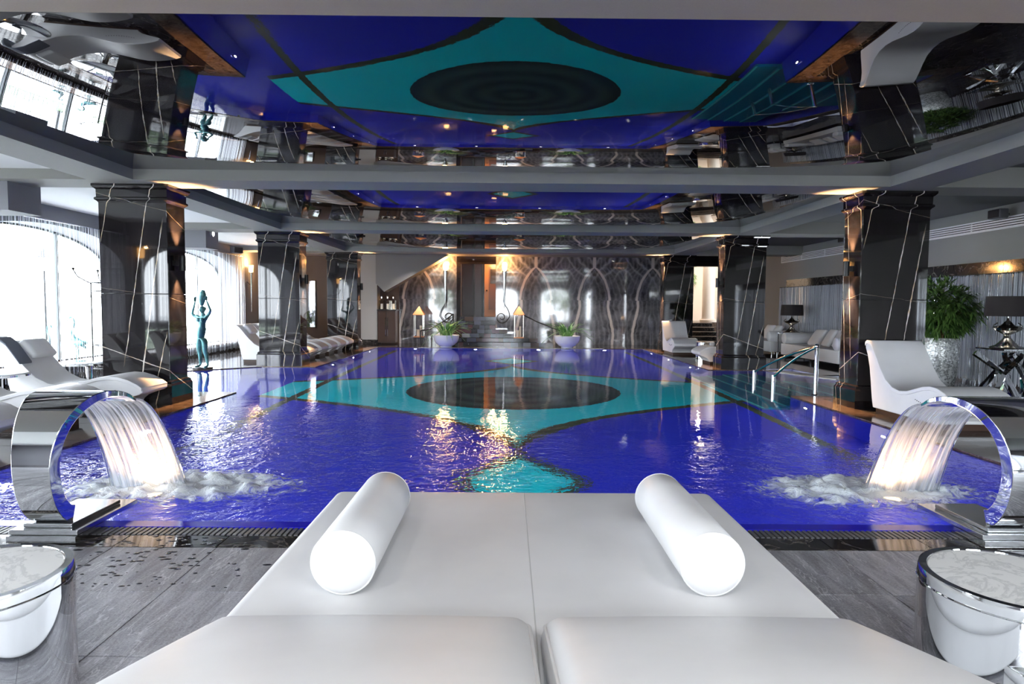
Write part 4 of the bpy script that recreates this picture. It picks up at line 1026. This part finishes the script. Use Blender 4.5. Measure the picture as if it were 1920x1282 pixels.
def sofa(loc, L, label, ncush):
    t = thing('sofa', label, 'sofa', loc, 0, 'white leather sofas by the right wall'); D = 1.05   # front faces -x, length along y from 0 to L
    MB().rbox(D/2,L/2,0.165,0.02,6,off=(D/2,L/2,0.265)).build('seat', WHITE, t, smooth=True, ang=180)
    MB().rbox(0.13,L/2,0.17,0.05,6,off=(D-0.13,L/2,0.56)).build('backrest', WHITE, t, smooth=True, ang=180)
    for y in (0.17,L-0.17):
        o = MB().lathe([(0,-0.5),(0.15,-0.5),(0.165,-0.485),(0.165,0.485),(0.15,0.5),(0,0.5)],32,mat=Matrix.Rotation(R(90),4,'Y')).build('arm_bolster', WHITE, t, smooth=True, ang=60); o.location = (D/2-0.02,y,0.585)
    for x in (0.1,D-0.1):
        for y in (0.1,L/2,L-0.1): MB().lathe([(0.02,0.0),(0.03,0.1)],10,(x,y,0)).build('leg', CHROME, t)
    return t
sofa((8.10,15.55,0),3.3,'nearer long white leather sofa with round bolster arms, behind the handrail',0); sofa((8.15,19.75,0),2.0,'farther white leather sofa, partly hidden by the second right column',0)
for i, (x,y,z,rz,ry,lab) in enumerate(((8.72,16.35,0.68,8,-62,'white cushion on the nearer sofa beside its near arm'),(8.70,16.95,0.68,-10,-60,'white cushion on the nearer sofa, the middle one of three'),(8.66,17.55,0.66,5,-56,'white cushion on the nearer sofa, farthest of three'),(8.72,20.4,0.68,-6,-60,'white cushion on the farther sofa, nearer one'),(8.72,21.0,0.68,8,-62,'white cushion on the farther sofa, farther one'))):
    t = thing('cushion', lab, 'cushion', (x-0.10,y,z), 0, 'white cushions on the sofas')
    o = MB().rbox(0.25,0.26,0.055,0.05,8,0.05).build('cover', WHITE, t, smooth=True, ang=180); o.rotation_euler = (0,R(ry),R(rz))
    MB().ball((0,0,0),(0.012,0.012,0.012),8,6).build('button', WHITE, t)
ct = thing('chrome_stool', 'low polished chrome drum between chaises before the right-hand stairs', 'table', (5.68,18.3,0)); MB().lathe([(0,0),(0.26,0),(0.27,0.01),(0.27,0.47),(0.26,0.48),(0,0.48)],40).build('drum', CHROME, ct, smooth=True); MB().lathe([(0.272,0.2),(0.278,0.22),(0.272,0.24)],40,caps=False).build('band', STEEL, ct)

# ---- handrail
hr = thing('handrail', 'polished steel handrail standing by the right-hand pool steps', 'handrail', (0,0,0))
TOPP = (5.22,10.72,0.83)
MB().tube([(5.22,10.72,0.0),(5.22,10.72,0.81)],0.035,16).build('post', CHROME, hr, smooth=True)
def rail(end): 
    a = Vector(TOPP); e_ = Vector(end); pts = [a]
    pts.append(a.lerp(e_,0.05)+Vector((0,0,0.0)))
    for k in range(2,11): u=k/10; pts.append(a.lerp(e_,u)+Vector((0,0,0.05*math.sin(PI*u))))
    return pts
for e_ in ((5.0,12.85,0.18),(4.93,11.75,0.20)):
    MB().tube(rail(e_),0.024,14).build('rail', CHROME, hr, smooth=True)
    MB().tube([(e_[0],e_[1],-0.95),(e_[0],e_[1],e_[2]+0.03)],0.036,16).build('stub_post', CHROME, hr, smooth=True)
MB().ball(TOPP,0.042,16,10).build('joint', CHROME, hr, smooth=True, ang=180)
MB().lathe([(0.035,0.003),(0.065,0.003),(0.06,0.015),(0.035,0.02)],20,(5.22,10.72,0),caps=False).build('flange', CHROME, hr)

# ---- wall torches on the far wall
def torch(x, s, label):
    t = thing('wall_torch', label, 'wall light', (x,FY-0.22,0), 0, 'scrolled torch lights on the far marble wall')
    MB().lathe([(0.008,1.35),(0.03,1.75),(0.055,2.25),(0.085,2.75),(0.088,2.78),(0.0,2.76)],20).build('cone', STEEL, t, smooth=True)
    MB().ball((0,0,2.93),(0.095,0.095,0.16),16,12).build('lamp_globe', BULB, t, smooth=True, ang=180)
    pts = [(s*0.02,0,1.95),(s*0.03,0.02,1.62),(-s*0.05,0,1.45)]
    for k in range(4): pts.append((-s*(0.12+0.09*math.sin(k*0.5)),0,1.36-0.10*k))
    cxs, czs = s*0.10, 1.02
    for k in range(20):
        a = R(200+k*27)*1; r = 0.24*(1-k/24)
        pts.append((cxs+s*r*math.cos(a), 0, czs+r*math.sin(a)))
    MB().tube(pts,0.017,8).build('scroll', IRON, t, smooth=True)
    MB().box(-0.03,0.03,0,0.21,1.9,1.98).build('bracket', IRON, t)
    lamp('POINT', (x,FY-0.30,3.06), 110, (1.0,0.46,0.14), 0.10)
torch(-2.36,1,'scrolled torch light with glowing tip, left of the central doorway'); torch(-0.12,-1,'scrolled torch light with glowing tip, right of the central doorway')
def vase_rod(pts, r, name, lab, cat):
    o = MB().tube(pts,r,8).build(name, IRON, smooth=True); tag(o, lab, cat); return o
# handrails of the centre steps
for (s, x0, x1, lab) in ((-1,-2.0,-3.1,'thin wrought iron handrail left of the tiled steps'),(1,0.55,2.35,'thin wrought iron handrail curving down right of the tiled steps')):
    t = thing('stair_handrail', lab, 'handrail', (0,0,0), 0, 'wrought iron rails of the tiled steps')
    MB().tube([(x0,23.75,1.15),(x0+(x1-x0)*0.35,23.65,0.85),(x0+(x1-x0)*0.7,23.0,0.62),(x1,22.9,0.55)],0.022,8).build('rail', IRON, t, smooth=True)
    MB().tube([(x1,22.9,0.0),(x1,22.9,0.56)],0.02,8).build('post', IRON, t); MB().tube([(x0,23.75,0.0 if s<0 else 0.6),(x0,23.75,1.15)],0.016,8).build('post', IRON, t)
# lanterns
def lantern(loc, h, label):
    t = thing('lantern', label, 'lantern', loc, 0, 'copper roofed lanterns beside the steps'); w_ = 0.16
    for sx in (-1,1):
        for sy in (-1,1): MB().box(sx*w_-0.014,sx*w_+0.014,sy*w_-0.014,sy*w_+0.014,0.0,h).build('corner_post', NICKEL, t)
    MB().box(-w_-0.02,w_+0.02,-w_-0.02,w_+0.02,0.0,0.03).build('base', COPPER, t); MB().box(-w_-0.02,w_+0.02,-w_-0.02,w_+0.02,h,h+0.02).build('top_frame', COPPER, t)
    b = MB(); q = w_+0.05; b.add([(-q,-q,h+0.02),(q,-q,h+0.02),(q,q,h+0.02),(-q,q,h+0.02),(0,0,h+0.34)],[(0,1,4),(1,2,4),(2,3,4),(3,0,4),(3,2,1,0)]); b.build('roof', COPPER, t)
    MB().tube([(0.03*math.cos(R(k*30)),0,h+0.36+0.03*math.sin(R(k*30))) for k in range(13)],0.006,6).build('ring', NICKEL, t)
    MB().lathe([(0,0.03),(0.05,0.03),(0.05,0.28),(0,0.28)],16,(-0.04,-0.03,0)).build('candle', CANDLE, t)
    MB().lathe([(0,0.03),(0.04,0.03),(0.04,0.42),(0,0.42)],16,(0.05,0.03,0)).build('candle', CANDLE, t)
    for sx in (-1,1): MB().box(sx*w_-0.003,sx*w_+0.003,-w_,w_,0.03,h).build('glass', PANE, t)
    for sy in (-1,1): MB().box(-w_,w_,sy*w_-0.003,sy*w_+0.003,0.03,h).build('glass', PANE, t)
    return t
lantern((-3.22,23.4,0.30),0.80,'copper roofed lantern on a low stand, left of the near bowl planter')
stn = thing('lantern_stand', 'low dark stand with thin legs under the left lantern', 'stand', (-3.22,23.4,0)); MB().box(-0.2,0.2,-0.2,0.2,0.26,0.298).build('stand_top', IRON, stn)
for sx in (-1,1):
    for sy in (-1,1): MB().tube([(sx*0.17,sy*0.17,0),(sx*0.17,sy*0.17,0.26)],0.012,6).build('leg', IRON, stn)
lantern((0.42,23.32,0.298),0.83,'copper roofed lantern with ivory candles on the tiled steps')
# cabinet of glass jars in the niche
cb = thing('dark_cabinet', 'narrow dark wooden cabinet in the bronze niche at far left', 'cabinet', (-4.52,24.25,0))
MB().box(-0.33,0.33,-0.25,0.25,0.06,1.25).build('body', DARKW, cb); MB().box(-0.36,0.36,-0.28,0.28,1.25,1.29).build('cabinet_top', BLACKM, cb)
for sx in (-1,1):
    d = MB().box(sx*0.165-0.15,sx*0.165+0.15,-0.27,-0.25,0.10,1.20).build('door', DARKW, cb); MB().tube([(sx*0.04,-0.285,0.3),(sx*0.04,-0.285,1.0)],0.008,6).build('handle', CHROME, d)
for k, x in enumerate((-0.22,0.0,0.22)):
    t = thing('glass_lantern', ('left','middle','right')[k]+' one of three small glass lanterns on the dark cabinet', 'lantern', (-4.52+x,24.2+0.03*(k==1),1.29), 0, 'small glass lanterns on the cabinet')
    MB().box(-0.09,0.09,-0.09,0.09,0,0.02).build('base', NICKEL, t)
    for sx in (-1,1):
        for sy in (-1,1): MB().box(sx*0.08-0.007,sx*0.08+0.007,sy*0.08-0.007,sy*0.08+0.007,0.02,0.34).build('corner_post', NICKEL, t)
    MB().lathe([(0.11,0.34),(0.03,0.42),(0.03,0.48),(0.045,0.5),(0,0.56)],12).build('roof', NICKEL, t); MB().lathe([(0,0.02),(0.05,0.02),(0.05,0.22),(0,0.22)],14).build('candle', CANDLE, t)
# amber wall lamps on the left wall piers
def amber(y, label):
    t = thing('amber_wall_lamp', label, 'wall light', (LX+0.16,y,0), 0, 'amber glass lamps on the left wall')
    MB().lathe([(0.07,2.52),(0.075,2.74),(0.07,2.74),(0.065,2.52)],20,caps=False).build('glass_shade', SHADEG, t, smooth=True)
    MB().lathe([(0.004,1.2),(0.02,1.7),(0.035,2.4),(0.045,2.5),(0.0,2.51)],14).build('spike', CHROME, t, smooth=True); MB().tube([(0,0,2.3),(0.0,0.08,2.15),(-0.06,0.08,2.1),(-0.15,0.0,2.2)],0.01,6).build('bracket', IRON, t)
    lamp('POINT', (LX+0.28,y,2.80), 60, WARM, 0.05)
amber(21.45,'amber glass wall lamp with long chrome spike, left of the second left column'); amber(9.45,'amber glass wall lamp near the nearest column, on the left wall'); amber(15.35,'amber glass wall lamp on the pier between the two arched windows'); amber(3.55,'amber glass wall lamp on the nearest left pier')
# speakers
def spk(loc, rz, label, s=1.0):
    t = thing('wall_speaker', label, 'speaker', loc, rz, 'small dark wall speakers'); t.scale=(s,s,s)
    MB().rbox(0.17,0.10,0.10,0.03,4).build('cabinet', GREYP, t, smooth=True, ang=60); MB().box(-0.15,0.15,-0.108,-0.100,-0.08,0.08).build('grille', BLACKF, t); MB().box(-0.02,0.02,0.1,0.22,-0.02,0.02).build('bracket', BLACKM, t)
spk((LX+0.3,13.95,3.12),R(60),'dark wall speaker above the arched window behind the coat rack'); spk((LX+0.3,20.0,3.12),R(60),'dark wall speaker above the arched window beyond the statue')
spk((RX-0.25,12.0,3.25),R(-90),'black ceiling speaker near the air grille, beside the near right column',0.9); spk((RX-0.3,17.4,3.34),R(-90),'black ceiling speaker near the air grille, above the white sofas',0.9)
sd = thing('round_downlight', 'small round white light on the bulkhead between the arched windows', 'light', (-7.0,15.35,3.12)); MB().lathe([(0,-0.01),(0.06,-0.01),(0.065,0.01),(0,0.01)],16,mat=Matrix.Rotation(R(90),4,'Y')).build('lens', emis('cool_lens',(0.9,0.95,1),3.0), sd); MB().lathe([(0.066,-0.012),(0.08,-0.012),(0.08,0.012),(0.066,0.012)],16,mat=Matrix.Rotation(R(90),4,'Y'),caps=False).build('bezel', STEEL, sd)
# framed mirror on far left wall
mr = thing('wall_mirror', 'tall narrow mirror on the far-left wall above the dark pot plant', 'mirror', (-7.55,FY,0)); MB().box(-0.35,0.2,-0.03,0,0.6,2.35).build('glass', MIRRORG, mr)
for x in (-0.39,0.2): MB().box(x,x+0.04,-0.05,0,0.56,2.39).build('frame', IRON, mr)
# outdoor things seen through the windows
def tree(loc, h, r, label, seed):
    t = thing('garden_tree', label, 'tree', loc, 0, 'trees in the garden beyond the windows'); MB().tube([(0,0,0),(0,0,h*0.5)],[0.12,0.07],8).build('trunk', STEM, t); leafcloud(t,(0,0,h*0.65),(r,r,h*0.4),420,LEAFD,seed,0.32,0.5,3,(0,0,h*0.4))
tree((-24,17.0,-0.12),4.2,1.9,'blurred green garden tree beyond the arched window, left one',1); tree((-27,24.5,-0.12),4.0,1.7,'blurred green garden tree beyond the arched window, right one',2)
tree((-6,-16,-0.12),4.5,2.2,'garden tree behind the camera, reflected in the far wall',4); tree((6,-18,-0.12),4.2,2.2,'second garden tree behind the camera, reflected in the far wall',6)
def gl(loc, label):
    t = thing('garden_lamp', label, 'street lamp', loc); MB().lathe([(0.09,0),(0.05,0.3),(0.035,2.6)],12).build('post', IRON, t); MB().lathe([(0.10,2.6),(0.17,3.0),(0.16,3.0)],8).build('lantern_glass', WHITEC, t); MB().lathe([(0.25,3.0),(0.1,3.18),(0.02,3.3)],8).build('roof', IRON, t)
gl((-14.5,20.2,-0.15),'garden lamp post seen through the window behind the coat rack')
gl((-13.2,25.6,-0.15),'garden lamp post seen through the far arched window')

# ---- splashed water drops on the tiles beside the left fountain
b = MB(); rnd = random.Random(11)
for i in range(150):
    x = rnd.gauss(-2.05,0.32); y = rnd.uniform(3.25,3.98); r = rnd.uniform(0.004,0.016)*(0.5+(y-3.1)*0.8)
    b.ball((x,y,0.0),(r*rnd.uniform(1,2.4),r,0.0025),8,4)
o = b.build('splashed_water', simple('water_drop', (0.02,0.02,0.025), 0.03, ior=1.33), smooth=True, ang=180); tag(o, 'splashed water drops on the grey tiles beside the left steel fountain', 'water', kind='stuff')
